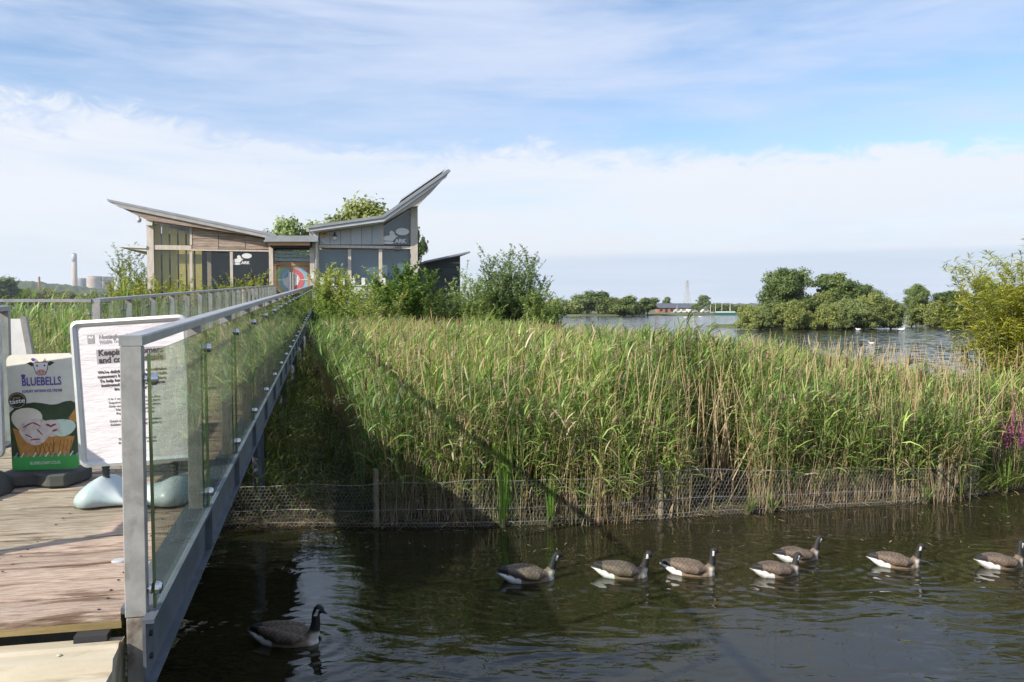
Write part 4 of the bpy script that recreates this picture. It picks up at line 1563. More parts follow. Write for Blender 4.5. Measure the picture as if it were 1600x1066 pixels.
shrub_px('shrub', 'thin pale sapling bush against the left window of the grey wing', 520, 390, 39.5, 84, (0.211, 0.264, 0.053), (0.456, 0.491, 0.124), 31, n_sh=44, n_lf=44, ll=0.16, lw=0.055)
shrub_px('shrub', 'light green bush in front of the middle window of the grey wing', 572, 402, 38.5, 70, (0.176, 0.246, 0.053), (0.386, 0.456, 0.124), 32, n_sh=44, n_lf=44, ll=0.16, lw=0.055)
shrub_px('shrub', 'dark glossy dense shrub below the right end of the grey wing', 632, 404, 37.5, 112, (0.079, 0.150, 0.029), (0.229, 0.334, 0.070), 33, n_sh=70, n_lf=70, ll=0.15, lw=0.075, side=18)
shrub_px('shrub', 'low green shrub beside the handrail end at the reed edge', 515, 440, 36.5, 70, (0.157, 0.229, 0.053), (0.334, 0.404, 0.105), 34, n_sh=30)
shrub_px('shrub', 'low olive shrub under the dark glossy one', 595, 440, 36.0, 100, (0.176, 0.229, 0.061), (0.351, 0.386, 0.124), 35, n_sh=40)
shrub_px('shrub', 'pale slender shrub in front of the dark shed wall', 728, 412, 37.0, 62, (0.176, 0.246, 0.079), (0.351, 0.439, 0.176), 36, n_sh=35)
shrub_px('shrub', 'tall grey green sallow shrub with a pointed top', 802, 384, 36.5, 118, (0.096, 0.150, 0.061), (0.264, 0.334, 0.166), 37, n_sh=102, n_lf=55, ll=0.12, lw=0.05, side=16)
shrub_px('shrub', 'rounded shrub at the left foot of the grey sallow', 752, 428, 35.5, 84, (0.140, 0.211, 0.061), (0.316, 0.386, 0.140), 38, n_sh=64, n_lf=44)
shrub_px('shrub', 'low shrub at the right foot of the grey sallow', 846, 445, 35.0, 74, (0.124, 0.194, 0.053), (0.299, 0.369, 0.124), 39, n_sh=57)
shrub_px('shrub', 'low dark shrub between the dense shrub and the shed', 690, 446, 36.0, 70, (0.068, 0.108, 0.027), (0.162, 0.230, 0.068), 40, n_sh=57, n_lf=44)
# left of the building
shrub_px('shrub', 'tall feathery shrub at the left corner of the timber wing', 208, 380, 43.0, 84, (0.135, 0.189, 0.047), (0.297, 0.351, 0.108), 41, n_sh=51, n_lf=44)
shrub_px('shrub', 'yellow green shrub at the foot of the timber corner post', 215, 424, 40.5, 96, (0.216, 0.257, 0.041), (0.446, 0.459, 0.095), 42, n_sh=69, n_lf=40)
shrub_px('shrub', 'yellow green shrub below the first timber wing window', 282, 430, 41.0, 84, (0.216, 0.257, 0.041), (0.446, 0.459, 0.095), 43, n_sh=60)
shrub_px('shrub', 'green shrub below the middle window of the timber wing', 338, 426, 41.5, 74, (0.176, 0.230, 0.041), (0.365, 0.405, 0.095), 44, n_sh=51)
shrub_px('shrub', 'yellow green shrub below the window with the white decal', 388, 424, 42.0, 62, (0.216, 0.257, 0.041), (0.446, 0.459, 0.095), 45, n_sh=51)

# trees behind the building
TB = make_tree_meshes(7.0, 3.0, 51, 20000, 0.12, (0.143, 0.179, 0.043), (0.315, 0.343, 0.086), 0.3, 74)
TB2 = make_tree_meshes(6.5, 2.6, 52, 6500, 0.12, (0.142, 0.203, 0.072), (0.324, 0.405, 0.162), 0.3, 40)
TB3 = make_tree_meshes(6.5, 1.8, 53, 12000, 0.12, (0.057, 0.095, 0.034), (0.151, 0.208, 0.066), 0.2, 22)
tree_at('tree', 'bright olive tree rising behind the roof valley', 'tree', TB, 566, 470, 309, 60, 7.0, 0.3, 'trees behind the building', 176, 3.0, 0.7)
tree_at('tree', 'thin feathery tree behind the entrance canopy', 'tree', TB2, 456, 470, 329, 62, 6.5, 1.0, 'trees behind the building', 104, 2.4, 0.7)
tree_at('tree', 'low tree filling the gap between the feathery and the olive tree', 'tree', TB2, 503, 470, 338, 63, 6.5, 2.0, 'trees behind the building', 100, 2.4, 0.7)
tree_at('tree', 'dark tree showing right of the tall grey wing end', 'tree', TB3, 650, 470, 346, 59, 6.5, 2.4, 'trees behind the building', 52, 1.8, 0.7)
tree_at('tree', 'small tree tip just above the timber wing roof end', 'tree', TB2, 417, 470, 352, 62, 6.5, 2.9, 'trees behind the building', 30, 2.4, 0.7)

# ------------------------------------------------------------------ the visitor building
VF = 45.0                                   # distance of its front wall along the bridge
ORI = uvz(0, VF, 0)


def bthing(name, label, cat, u0=0.0, vloc=VF):
    t = thing(name, label, cat, uvz(u0, vloc, 0), ANG)
    return t


def fp(px, py, dv=0.0):
    """(u, z) of a photo point on the plane dv in front of / behind the facade"""
    return uz(px, py, VF + dv)


def fbox(t, name, m, x0, y0, x1, y1, d0, d1, par=None, bevel=0.0):
    """box whose front outline is given in photo pixels on the facade plane; d0..d1 depth behind it"""
    u0, za = fp(x0, y0)
    u1, zb = fp(x1, y1)
    # average the slight keystone
    ua = (u0 + fp(x0, y1)[0]) / 2
    ub = (u1 + fp(x1, y0)[0]) / 2
    b = MB().box(ua, ub, d0, d1, min(za, zb), max(za, zb))
    return b.build(name, M[m] if isinstance(m, str) else m, par or t, bevel=bevel)


def fpoly(t, name, m, pts, d0, d1, par=None):
    return MB().prism([fp(x, y) for x, y in pts], d0, d1, 'y').build(name, M[m] if isinstance(m, str) else m, par or t)


bld = bthing('visitor_centre', 'timber and grey clad building with two upswept roofs and glass doors', 'building')
# left wing roof: one slab rising to the left, soffit under it
rl = fpoly(bld, 'roof', 'zinc', [(170, 312.5), (432, 367), (432, 371), (172, 316.5)], -0.42, 9.0)
fpoly(bld, 'fascia', 'fascia', [(176, 317), (431, 371.3), (431, 375.5), (190, 326)], -0.40, -0.34, rl)
fpoly(bld, 'soffit', 'siding', [(178, 317.6), (431, 371.6), (431, 374.5), (232, 345), (226, 342)], -0.32, 9.0, rl)
# right wing roof with its kink
rr_ = fpoly(bld, 'roof', 'zinc', [(481, 355.5), (596, 338.8), (697, 268), (701, 271), (597.5, 343), (482, 359.5)], -0.85, 9.0)
fpoly(bld, 'fascia', M['greypanel'], [(483, 360), (597.6, 343.4), (697, 274.5), (694, 281), (598, 348.5), (484, 364)], -0.80, -0.72, rr_)
fpoly(bld, 'soffit', 'timber', [(486, 360.5), (597.6, 344), (694, 277), (652, 324), (640, 326), (598, 350), (490, 365)], -0.7, 9.0, rr_)
fpoly(bld, 'solar_strip', 'alu', [(624, 316), (693, 268), (695, 265.5), (625, 313)], -0.6, 6.0, rr_)

# left wing front
fbox(bld, 'corner_post', 'timber', 230, 343, 240.5, 452, -0.05, 0.25)
fbox(bld, 'corner_post', 'timber', 420.5, 372, 427, 478, -0.04, 0.2)
fbox(bld, 'window_rail', 'timber', 240.5, 383, 299, 391, -0.02, 0.14)
fbox(bld, 'window_rail', 'timber', 299, 389.5, 420.5, 393.5, -0.03, 0.14)
for x0, x1 in ((296.5, 301), (359.5, 364)):
    fbox(bld, 'mullion', 'timber', x0, 393.5, x1, 455, -0.02, 0.14)
fbox(bld, 'mullion', 'timber', 296.5, 350.5, 300, 383, -0.015, 0.14)
# weathered horizontal boards in three bays under the sloping eave
bays = [(300.5, 341), (342, 383), (384, 422)]
for (xa, xb) in bays:
    y = 389.3
    while y > 352:
        y2 = y - 3.9
        ya = 354.5 + (xa - 300) * (376 - 354.5) / 122.0
        yb = 354.5 + (xb - 300) * (376 - 354.5) / 122.0
        # clip the board by the sloping eave
        tl, tr = max(y2, ya), max(y2, yb)
        if tr < y - 0.6 or tl < y - 0.6:
            if tr >= y:
                xr = xa + (xb - xa) * (y - ya) / (yb - ya)
                pts = [(xa, y), (xr, y), (xa, tl)]
            elif yb > y2 > ya:
                xk = xa + (xb - xa) * (y2 - ya) / (yb - ya)
                pts = [(xa, y), (xb, y), (xb, tr), (xk, y2), (xa, y2)]
            else:
                pts = [(xa, y), (xb, y), (xb, tr), (xa, tl)]
            fpoly(bld, 'cladding_board', 'siding', pts, 0.0 + random.uniform(-0.006, 0.006), 0.06)
        y = y2 - 0.25
fpoly(bld, 'wall_backing', 'siding', [(300, 354), (422, 375.5), (422, 391), (300, 391)], 0.07, 0.15)
# glazing
fpoly(bld, 'window', 'window', [(241, 341), (296.3, 351.5), (296.3, 382.8), (241, 382.8)], 0.05, 0.07)
for x0, x1 in ((240.8, 296.3), (301.2, 359.3), (364.2, 420.3)):
    fbox(bld, 'window', 'window', x0, 391.3 if x0 < 250 else 393.7, x1, 456, 0.05, 0.07)
# ledge on the left side
fpoly(bld, 'side_canopy', 'white', [(186, 384), (229.5, 384), (229.5, 388.5), (186, 386.5)], -0.1, 6.0)
fpoly(bld, 'side_canopy_soffit', 'offwhite', [(188, 387), (229.5, 389), (229.5, 393)], -0.05, 6.0)
# inside of the left wing: floor, ceiling line, back wall of vertical boards, dark depth
u_l, z_f = fp(233, 478)
u_r, _ = fp(424, 478)
FLOOR = zdeck(VF)
MB().box(u_l, u_r + 3.2, 0.15, 8.6, FLOOR - 0.25, FLOOR).build('floor_slab', M['concrete'], bld)
x = u_l + 0.2
ZT = fp(240, 342)[1]
while x < u_l + 2.25:
    MB().box(x, x + 0.31, 0.40, 0.46 + random.uniform(0, 0.03), FLOOR, ZT - 0.15 - (x - u_l) * 0.3).build('interior_board', M['wood_in'], bld)
    x += 0.40
MB().box(u_l + 0.2, u_l + 2.3, 1.75, 3.9, FLOOR, ZT - 0.6).build('interior_core', M['dark_in'], bld)
MB().box(u_l + 2.4, u_r, 4.8, 4.9, FLOOR, fp(330, 360)[1]).build('interior_wall', M['dark_in'], bld)
MB().box(u_l + 0.1, u_r, 8.4, 8.5, FLOOR - 0.2, fp(330, 365)[1]).build('back_wall', M['siding'], bld)
# side wall glazing bars of the left end
for dv in (0.3, 2.9, 5.6, 8.3):
    zt_ = fp(233, 343)[1]
    MB().box(u_l - 0.06, u_l + 0.08, dv, dv + 0.16, FLOOR - 0.3, zt_).build('side_post', M['timber'], bld)
MB().box(u_l - 0.05, u_l + 0.07, 0.3, 8.4, FLOOR + 1.95, FLOOR + 2.15).build('side_rail', M['timber'], bld)
MB().box(u_l - 0.05, u_l + 0.07, 0.3, 8.4, FLOOR - 0.3, FLOOR + 0.1).build('side_rail', M['timber'], bld)

# entrance
can = fpoly(bld, 'entrance_canopy', 'zinc', [(416, 370.5), (497, 370.5), (497, 379.8), (414, 379.8), (414, 377.5), (416, 377)], -0.9, 6.0)
fpoly(bld, 'canopy_beam', 'orange_timber', [(419, 380), (485, 380), (485, 385), (421, 385)], -0.8, -0.66, can)
fpoly(bld, 'canopy_beam', M['dark_in'], [(420, 380.2), (488, 380.2), (488, 387.5), (424, 387.5)], -0.6, 1.4, can)
M['jamb'] = mat('pale_jamb', (0.46, 0.42, 0.37), (0.56, 0.52, 0.47), 0.7, scale=3)
fbox(bld, 'door_jamb', 'jamb', 484.5, 380, 492, 480, -0.25, 0.3)
fbox(bld, 'transom_window', 'window', 427.5, 391, 484, 408.5, 0.42, 0.44)
for k, (ya, yb, cc) in enumerate(((391.5, 396, (0.46, 0.62, 0.58)), (397, 401.5, (0.36, 0.55, 0.50)), (402.5, 408, (0.50, 0.66, 0.62)))):
    fbox(bld, 'transom_slat', flat('slat_tone%d' % k, cc), 428, ya, 483.5, yb, 0.55, 0.58)
fr_ = fbox(bld, 'door_frame', 'orange_timber', 427.5, 408.8, 484.3, 414.8, 0.36, 0.5)
fbox(bld, 'door_frame', 'orange_timber', 427.5, 415, 431.5, 480, 0.36, 0.5, fr_)
fbox(bld, 'door_frame', 'orange_timber', 480.5, 415, 484.3, 480, 0.36, 0.5, fr_)
for k, (xa, xb) in enumerate(((431.8, 455.6), (456.2, 480.3))):
    dr = fbox(bld, 'door', 'window', xa, 416, xb, 479, 0.42, 0.44)
    fbox(bld, 'stile', 'orange_timber', xa if k else xb - 3.2, 415.3, xa + 3.2 if k else xb, 479.5, 0.40, 0.46, dr)
    fbox(bld, 'rail', 'orange_timber', xa + (3.3 if k else 0), 415.2, xb - (0 if k else 3.3), 418.0, 0.401, 0.458, dr)
    fbox(bld, 'handle', 'alu', xb - 5.2 if k == 0 else xa + 0.4, 425, xb - 1.2 if k == 0 else xa + 1.9, 470, 0.33, 0.36, dr)
fbox(bld, 'lobby_wall', M['offwhite'], 428, 391, 484, 482, 3.6, 3.7)
fbox(bld, 'lobby_side', M['wood_in'], 428, 391, 431, 482, 0.6, 3.5)
# round multi-coloured emblem across the two door panes
uc, zc = fp(457, 437)
RO = 0.86


def ring(name, r0, r1, a0, a1, m, d, par):
    n = max(4, int((a1 - a0) / 8))
    pts = [(uc + r1 * math.cos(R(a0 + (a1 - a0) * i / n)), zc + r1 * math.sin(R(a0 + (a1 - a0) * i / n))) for i in range(n + 1)]
    pts += [(uc + r0 * math.cos(R(a1 - (a1 - a0) * i / n)), zc + r0 * math.sin(R(a1 - (a1 - a0) * i / n))) for i in range(n + 1)]
    return MB().prism(pts, d, d + 0.004, 'y').build(name, m, par)


emb = ring('door_emblem', 0.0, 0.94, 0, 359.9, flat('emblem_white', (0.68, 0.72, 0.66)), 0.418, bld)
cols = {'g': flat('emblem_green', (0.33, 0.52, 0.17)), 'o': flat('emblem_ochre', (0.50, 0.42, 0.17)), 'b': flat('emblem_blue', (0.24, 0.43, 0.55)), 'r': flat('emblem_red', (0.58, 0.13, 0.16)), 'p': flat('emblem_pale', (0.70, 0.70, 0.66))}
for (r0, r1, a0, a1, c) in ((0.70, 0.88, 95, 178, 'g'), (0.70, 0.88, 183, 262, 'o'), (0.52, 0.70, 95, 178, 'b'), (0.52, 0.70, 183, 262, 'b'), (0.62, 0.82, -85, -4, 'b'), (0.62, 0.82, 4, 85, 'b'), (0.36, 0.60, 4, 88, 'r'), (0.36, 0.60, -88, -4, 'r'), (0.84, 0.91, -80, 80, 'r'), (0.10, 0.50, 100, 170, 'b'), (0.12, 0.34, -80, 80, 'p')):
    ring('emblem_segment', r0, r1, a0, a1, cols[c], 0.412, emb)
for xa in (446.5, 460.5):
    fbox(bld, 'door_notice', 'white', xa, 433, xa + 5, 445, 0.404, 0.41, emb)
fbox(bld, 'wall_notice', 'white', 485.5, 429, 490.5, 436, -0.262, -0.252)
# downpipe
dp = MB()
pa = [(uz(484, 362, VF - 0.75)), (uz(485, 366, VF - 0.75))]
a1 = fp(484, 361)
a2 = fp(485.5, 368)
a3 = fp(494.5, 373.5)
a4 = fp(494.5, 482)
dp.tube([(a1[0], -0.6, a1[1]), (a2[0], -0.6, a2[1]), (a3[0], -0.36, a3[1]), (a4[0], -0.36, a4[1])], 0.055, 10)
dp.build('downpipe', M['white'], bld, smooth=True)
fbox(bld, 'gutter_box', 'fascia', 479, 357, 485, 364, -0.8, -0.5)

# right wing front
for k in range(6):
    xa = 499.5 + k * 16.4
    xb = xa + 15.8
    ya = 365.0 + (xa - 499) * (349 - 365.0) / 99.0
    yb = 365.0 + (xb - 499) * (349 - 365.0) / 99.0
    fpoly(bld, 'grey_panel', 'greypanel', [(xa, 382.3), (xb, 382.3), (xb, yb), (xa, ya)], -0.005, 0.05)
fpoly(bld, 'wall_backing', 'dark_in', [(498.5, 383), (599, 383), (599, 346), (498.5, 362)], 0.06, 0.12)
fbox(bld, 'corner_post', 'timber', 490.5, 364, 498.7, 482, -0.06, 0.2)
fpoly(bld, 'corner_post', 'timber', [(641.5, 480), (652.5, 480), (652.5, 318), (641.5, 325.5)], -0.06, 0.25)
fpoly(bld, 'upper_window', 'window', [(599.5, 382.5), (641, 382.5), (641, 327), (599.5, 352)], 0.05, 0.07)
fpoly(bld, 'window_blind', 'blind', [(599.5, 382.5), (641, 382.5), (641, 327), (599.5, 352)], 0.35, 0.38)
fbox(bld, 'mullion', 'timber', 596.8, 348, 599.3, 382.5, -0.012, 0.14)
fbox(bld, 'window_rail', 'timber', 498.7, 382.8, 641.5, 389.2, -0.03, 0.14)
for x0, x1 in ((543.8, 548.8), (592, 597.2)):
    fbox(bld, 'mullion', 'timber', x0, 389.4, x1, 447, -0.02, 0.14)
for x0, x1 in ((498.9, 543.6), (549, 591.8), (597.4, 641.3)):
    fbox(bld, 'window', 'window', x0, 389.4, x1, 447, 0.05, 0.07)
    fbox(bld, 'window_blind', 'blind', x0, 389.4, x1, 447, 0.35, 0.38)
fbox(bld, 'window_rail', 'timber', 498.7, 447, 641.5, 451, -0.03, 0.14)
fbox(bld, 'plinth_wall', 'offwhite', 498.7, 451.2, 641.5, 482, 0.0, 0.2)
u1_, _ = fp(648, 440)
MB().box(u1_ - 0.15, u1_, 0.3, 8.4, FLOOR - 0.6, fp(648, 330)[1]).build('side_wall', M['timber'], bld)
u2_, _ = fp(500, 440)
MB().box(u2_, u1_ - 0.2, 8.3, 8.4, FLOOR - 0.6, fp(600, 350)[1]).build('back_wall', M['timber'], bld)
# plinth under the whole building, stilts
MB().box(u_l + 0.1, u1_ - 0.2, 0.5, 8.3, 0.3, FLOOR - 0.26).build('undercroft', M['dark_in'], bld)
# white terrace wall before the right wing
tw = bthing('terrace_wall', 'low white terrace wall with rail half hidden by shrubs below the grey wing', 'wall')
a = uz(497, 447, VF - 2.0)
b = uz(606, 482, VF - 2.0)
MB().box(a[0], b[0], -2.1, -1.95, b[1] - 1.2, a[1]).build('wall_panel', M['offwhite'], tw)
MB().box(a[0] - 0.03, b[0] + 0.03, -2.14, -1.91, a[1] + 0.002, a[1] + 0.06).build('coping', M['white'], tw)
for k in range(7):
    x = a[0] + 0.2 + k * (b[0] - a[0] - 0.4) / 6
    MB().box(x - 0.09, x + 0.09, -2.06, -2.0, a[1] + 0.063, a[1] + 0.42).build('planter_post', M['white'], tw, bevel=0.01)

# fittings on the building, each a thing of its own
def place(t, u, dv, z):
    p = uvz(u, VF + dv, z)
    t.location = p
    return t


c_u, c_z = fp(218, 344)
cc = thing('security_camera', 'white dome security camera on a bracket at the timber wing corner', 'camera', uvz(c_u, VF - 0.1, c_z), ANG)
MB().lathe([(0.02, -0.14), (0.09, -0.12), (0.115, -0.03), (0.115, 0.05), (0.05, 0.10)], 16).build('dome', M['greypanel'], cc, smooth=True)
MB().tube([(0, 0, 0.10), (0.03, 0, 0.26), (0.2, 0, 0.26), (0.42, 0.05, 0.14)], 0.03, 8).build('bracket', M['white'], cc, smooth=True)
l_u, l_z = fp(234.5, 349)
fl = thing('flood_light', 'pale square flood light on top of the timber corner post', 'light', uvz(l_u, VF - 0.14, l_z), ANG)
MB().prism([(-0.14, -0.13), (0.14, -0.13), (0.17, 0.12), (-0.17, 0.12)], -0.12, 0.06, 'y').build('housing', M['offwhite'], fl)
MB().box(-0.05, 0.05, 0.0, 0.1, 0.12, 0.26).build('bracket', M['alu'], fl)
l_u, l_z = fp(507, 366)
al = thing('alarm_box', 'yellow rounded alarm box on the grey panels', 'alarm box', uvz(l_u, VF - 0.02, l_z), ANG)
MB().prism([(-0.17, 0.14), (0.17, 0.16), (0.17, -0.02), (0.05, -0.17), (-0.05, -0.17), (-0.17, -0.02)], -0.09, 0.0, 'y').build('cover', flat('alarm_yellow', (0.45, 0.30, 0.08)), al, bevel=0.01)
MB().cyl((0.0, -0.1, 0.0), 0.05, 0.02, 14, 'y').build('sounder', M['gasket'], al)
l_u, l_z = fp(523, 372)
lp = thing('bulkhead_lamp', 'round white globe lamp hanging beside the yellow alarm box', 'lamp', uvz(l_u, VF - 0.12, l_z), ANG)
MB().lathe([(0.02, -0.13), (0.10, -0.09), (0.13, 0.0), (0.10, 0.07), (0.03, 0.10)], 18).build('globe', M['white'], lp, smooth=True)
MB().lathe([(0.12, 0.06), (0.13, 0.10), (0.05, 0.16), (0.03, 0.30)], 14).build('cap', M['gasket'], lp, smooth=True)
MB().box(-0.02, 0.02, 0.0, 0.11, 0.18, 0.24).build('arm', M['gasket'], lp)
l_u, l_z = fp(621.5, 388)
f2 = thing('flood_light', 'dark boxy flood light on the rail under the upper grey wing window', 'light', uvz(l_u, VF - 0.16, l_z), ANG)
MB().prism([(-0.19, -0.10), (0.19, -0.10), (0.17, 0.10), (-0.17, 0.10)], -0.14, 0.04, 'y').build('housing', M['rubber'], f2, bevel=0.01)
MB().box(-0.03, 0.03, 0.04, 0.13, -0.03, 0.03).build('bracket', M['gasket'], f2)

# white window decals: a bird shape, a speech bubble and lettering
def blob(cx, cz, rx, rz, n=20, wob=0.0):
    return [(cx + rx * (1 + wob * math.sin(3 * a)) * math.cos(a), cz + rz * (1 + wob * math.sin(3 * a)) * math.sin(a)) for a in [2 * math.pi * i / n for i in range(n)]]


def text_mesh(body, size, m, bold=0.0, align='CENTER', width=None, thick=0.0004):
    cu = bpy.data.curves.new('lettering', 'FONT')
    cu.body = body
    cu.size = size
    cu.align_x = align
    cu.align_y = 'CENTER'
    cu.offset = bold
    cu.extrude = thick
    cu.resolution_u = 3
    o = bpy.data.objects.new('lettering_source', cu)
    COL.objects.link(o)
    bpy.context.view_layer.update()
    dg = bpy.context.evaluated_depsgraph_get()
    me = bpy.data.meshes.new_from_object(o.evaluated_get(dg))
    bpy.data.objects.remove(o)
    bpy.data.curves.remove(cu)
    if width and len(me.vertices):
        xs = [v.co.x for v in me.vertices]
        k = width / max(1e-6, max(xs) - min(xs))
        me.transform(Matrix.Diagonal((k, 1, 1, 1)))
    me.transform(Matrix.Rotation(math.pi / 2, 4, 'X'))
    me.materials.clear()
    me.materials.append(m)
    me.name = 'lettering'
    return me


def decal(label, px, py, sc):
    u_, z_ = fp(px, py)
    t = thing('window_decal', label, 'decal', uvz(u_, VF + 0.03, z_), ANG, 'white decals on the windows')
    W = M['white']
    MB().prism(blob(0.42 * sc, 0.34 * sc, 0.50 * sc, 0.27 * sc), 0, 0.006, 'y').build('speech_bubble', W, t)
    bird = [(-0.95, -0.35), (-0.30, -0.38), (-0.05, -0.10), (0.10, 0.02), (-0.12, 0.05), (-0.20, 0.30), (-0.38, 0.42), (-0.55, 0.30), (-0.52, 0.05), (-0.85, 0.0), (-0.98, -0.12)]
    MB().prism([(x * sc, z * sc) for x, z in bird], -0.002, 0.004, 'y').build('bird_shape', W, t)
    MB().prism(blob(-0.62 * sc, -0.50 * sc, 0.42 * sc, 0.10 * sc), 0.001, 0.007, 'y').build('base_shape', W, t)
    me = text_mesh('ARK', 0.42 * sc, W, 0.02 * sc, thick=0.003)
    o = obj('lettering', me, t)
    o.location = (0.28 * sc, 0.0, -0.38 * sc)
    return t


decal('white bird and speech bubble decal on the timber wing window', 379, 405, 0.5)
decal('white bird and speech bubble decal on the upper grey wing window', 620, 369, 0.72)

# dark shed to the right, behind the shrubs
VS = 60.0
shed = thing('clad_shed', 'dark clad shed with an upswept mono pitch roof behind the shrubs', 'shed', uvz(0, VS, 0), ANG)


def sp_(px, py):
    return uz(px, py, VS)


MB().prism([sp_(662, 408.5), sp_(732, 393.5), sp_(733, 396), sp_(664, 411)], -0.6, 6.0, 'y').build('roof', M['zinc'], shed)
for k in range(9):
    yb = 478 - k * 8.4
    yt = yb - 8.1
    ta, tb = 411.5, 399.8
    if yt > ta:
        pts = [sp_(667, yb), sp_(719, yb), sp_(719, yt), sp_(667, yt)]
    elif yb > ta:
        pts = [sp_(667, yb), sp_(719, yb), sp_(719, max(yt, tb)), sp_(667, ta)]
    else:
        xl = 667 + 52 * (ta - yb) / (ta - tb)
        if xl > 716:
            continue
        pts = [sp_(xl, yb), sp_(719, yb), sp_(719, tb + 0.3)]
    MB().prism(pts, random.uniform(-0.01, 0.01), 0.08, 'y').build('cladding_board', M['shed'], shed)
q0, q1 = sp_(668, 478), sp_(718.5, 411)
MB().box(q0[0], q1[0], 0.09, 5.5, q0[1] - 0.8, q1[1]).build('wall_body', M['shed'], shed)
q0, q1 = sp_(679, 425), sp_(690, 421)
MB().box(q0[0], q1[0], -0.03, 0.01, q0[1], q1[1]).build('vent', M['gasket'], shed)

# ------------------------------------------------------------------ signs on the deck
INK = flat('sign_ink', (0.035, 0.03, 0.035), 0.6)
M['paper'] = mat('wrinkled_paper', (0.62, 0.585, 0.61), (0.70, 0.665, 0.69), 0.55, scale=3.0, stretch=(1, 1, 4), bump=0.9, bscale=5.0)
M['grey_ink'] = flat('sign_grey_ink', (0.30, 0.30, 0.32), 0.6)
M['band'] = flat('sign_band', (0.36, 0.335, 0.36), 0.6)


def round_rect(w, h, r, n=6, cx=0, cz=0):
    pts = []
    for (sx, sz, a0) in ((1, -1, -90), (1, 1, 0), (-1, 1, 90), (-1, -1, 180)):
        for i in range(n + 1):
            a = R(a0 + 90.0 * i / n)
            pts.append((cx + sx * (w / 2 - r) + r * math.cos(a), cz + sz * (h / 2 - r) + r * math.sin(a)))
    return pts


def frame_mesh(w, h, r, t, d0, d1):
    o_, i_ = round_rect(w, h, r), round_rect(w - 2 * t, h - 2 * t, max(0.004, r - t))
    n = len(o_)
    b = MB()
    vs = [(x, d0 + 0.006, z) for x, z in o_]
    mid = [((x + x2) / 2, d0, (z + z2) / 2) for (x, z), (x2, z2) in zip(o_, i_)]
    vs += mid + [(x, d0 + 0.012, z) for x, z in i_] + [(x, d1, z) for x, z in i_] + [(x, d1, z) for x, z in o_]
    fs = []
    for k in range(5):
        for i in range(n):
            j = (i + 1) % n
            k2 = (k + 1) % 5
            fs.append((k * n + i, k * n + j, k2 * n + j, k2 * n + i))
    return b.add(vs, fs)


def foot_mesh(w=0.72, d=0.50):
    """moulded base: long low swell with two humps under the springs"""
    b = MB()
    nx, na = 24, 14
    vs, fs = [], []
    for i in range(nx + 1):
        s = -1 + 2 * i / nx
        prof = (1 - abs(s) ** 6) ** 0.5 if abs(s) < 1 else 0.0
        prof = max(prof, 0.03)
        hh = (0.075 + 0.065 * math.exp(-((abs(s) - 0.62) / 0.26) ** 2)) * prof
        wd = d / 2 * prof * (0.72 + 0.28 * math.exp(-((abs(s) - 0.7) / 0.3) ** 2))
        for k in range(na + 1):
            a = math.pi * k / na
            vs.append((s * w / 2, -wd * math.cos(a), 0.004 + hh * math.sin(a) ** 0.6))
    m_ = na + 1
    for i in range(nx):
        for k in range(na):
            fs.append((i * m_ + k, (i + 1) * m_ + k, (i + 1) * m_ + k + 1, i * m_ + k + 1))
        fs.append((i * m_, i * m_ + na, (i + 1) * m_ + na, (i + 1) * m_))
    fs.append(tuple(range(m_)))
    fs.append(tuple(nx * m_ + k for k in range(m_ - 1, -1, -1)))
    return b.add(vs, fs)


def spring(par, x, z0, z1, m='rubber'):
    pts = []
    n = 6
    prof = []
    for i in range(n * 2 + 1):
        prof.append((0.024 if i % 2 == 0 else 0.018, z0 + (z1 - z0) * i / (n * 2)))
    o = MB().lathe(prof, 14).build('spring', M[m], par, smooth=False)
    o.location = (x, 0, 0)
    return o


def pavement_sign(label, loc, rotz, roll, lines, foot_m, front):
    t = thing('pavement_sign', label, 'sign', loc, rotz)
    base = foot_mesh().build('base', M[foot_m], t, smooth=True)
    for x in (-0.20, 0.20):
        spring(t, x, 0.09, 0.215)
    W, H = 0.675, 0.875
    zc_ = 0.215 + H / 2
    pn = frame_mesh(W, H, 0.045, 0.034, -0.022, 0.022).build('frame', M['alu'], t, smooth=False)
    pn.location = (0, 0, zc_)
    pn.rotation_euler = (R(-1.5), -roll, 0)
    pn.location = (-math.sin(roll) * H / 2, 0, 0.215 + H / 2)
    sh = MB().prism(round_rect(W - 0.05, H - 0.05, 0.015), -0.004, 0.010, 'y').build('poster', M[front], pn)
    for (txt, x, z, size, bold, wd, m, al) in lines:
        me = text_mesh(txt, size, m, bold, al, wd)
        o = obj('lettering', me, pn)
        o.location = (x, -0.0062, z)
    return t, pn


T_ = []
def ln(txt, z, size, wd, bold=0.0, m=None, x=0.0, al='CENTER'):
    T_.append((txt, x, z, size, bold, wd, m or INK, al))


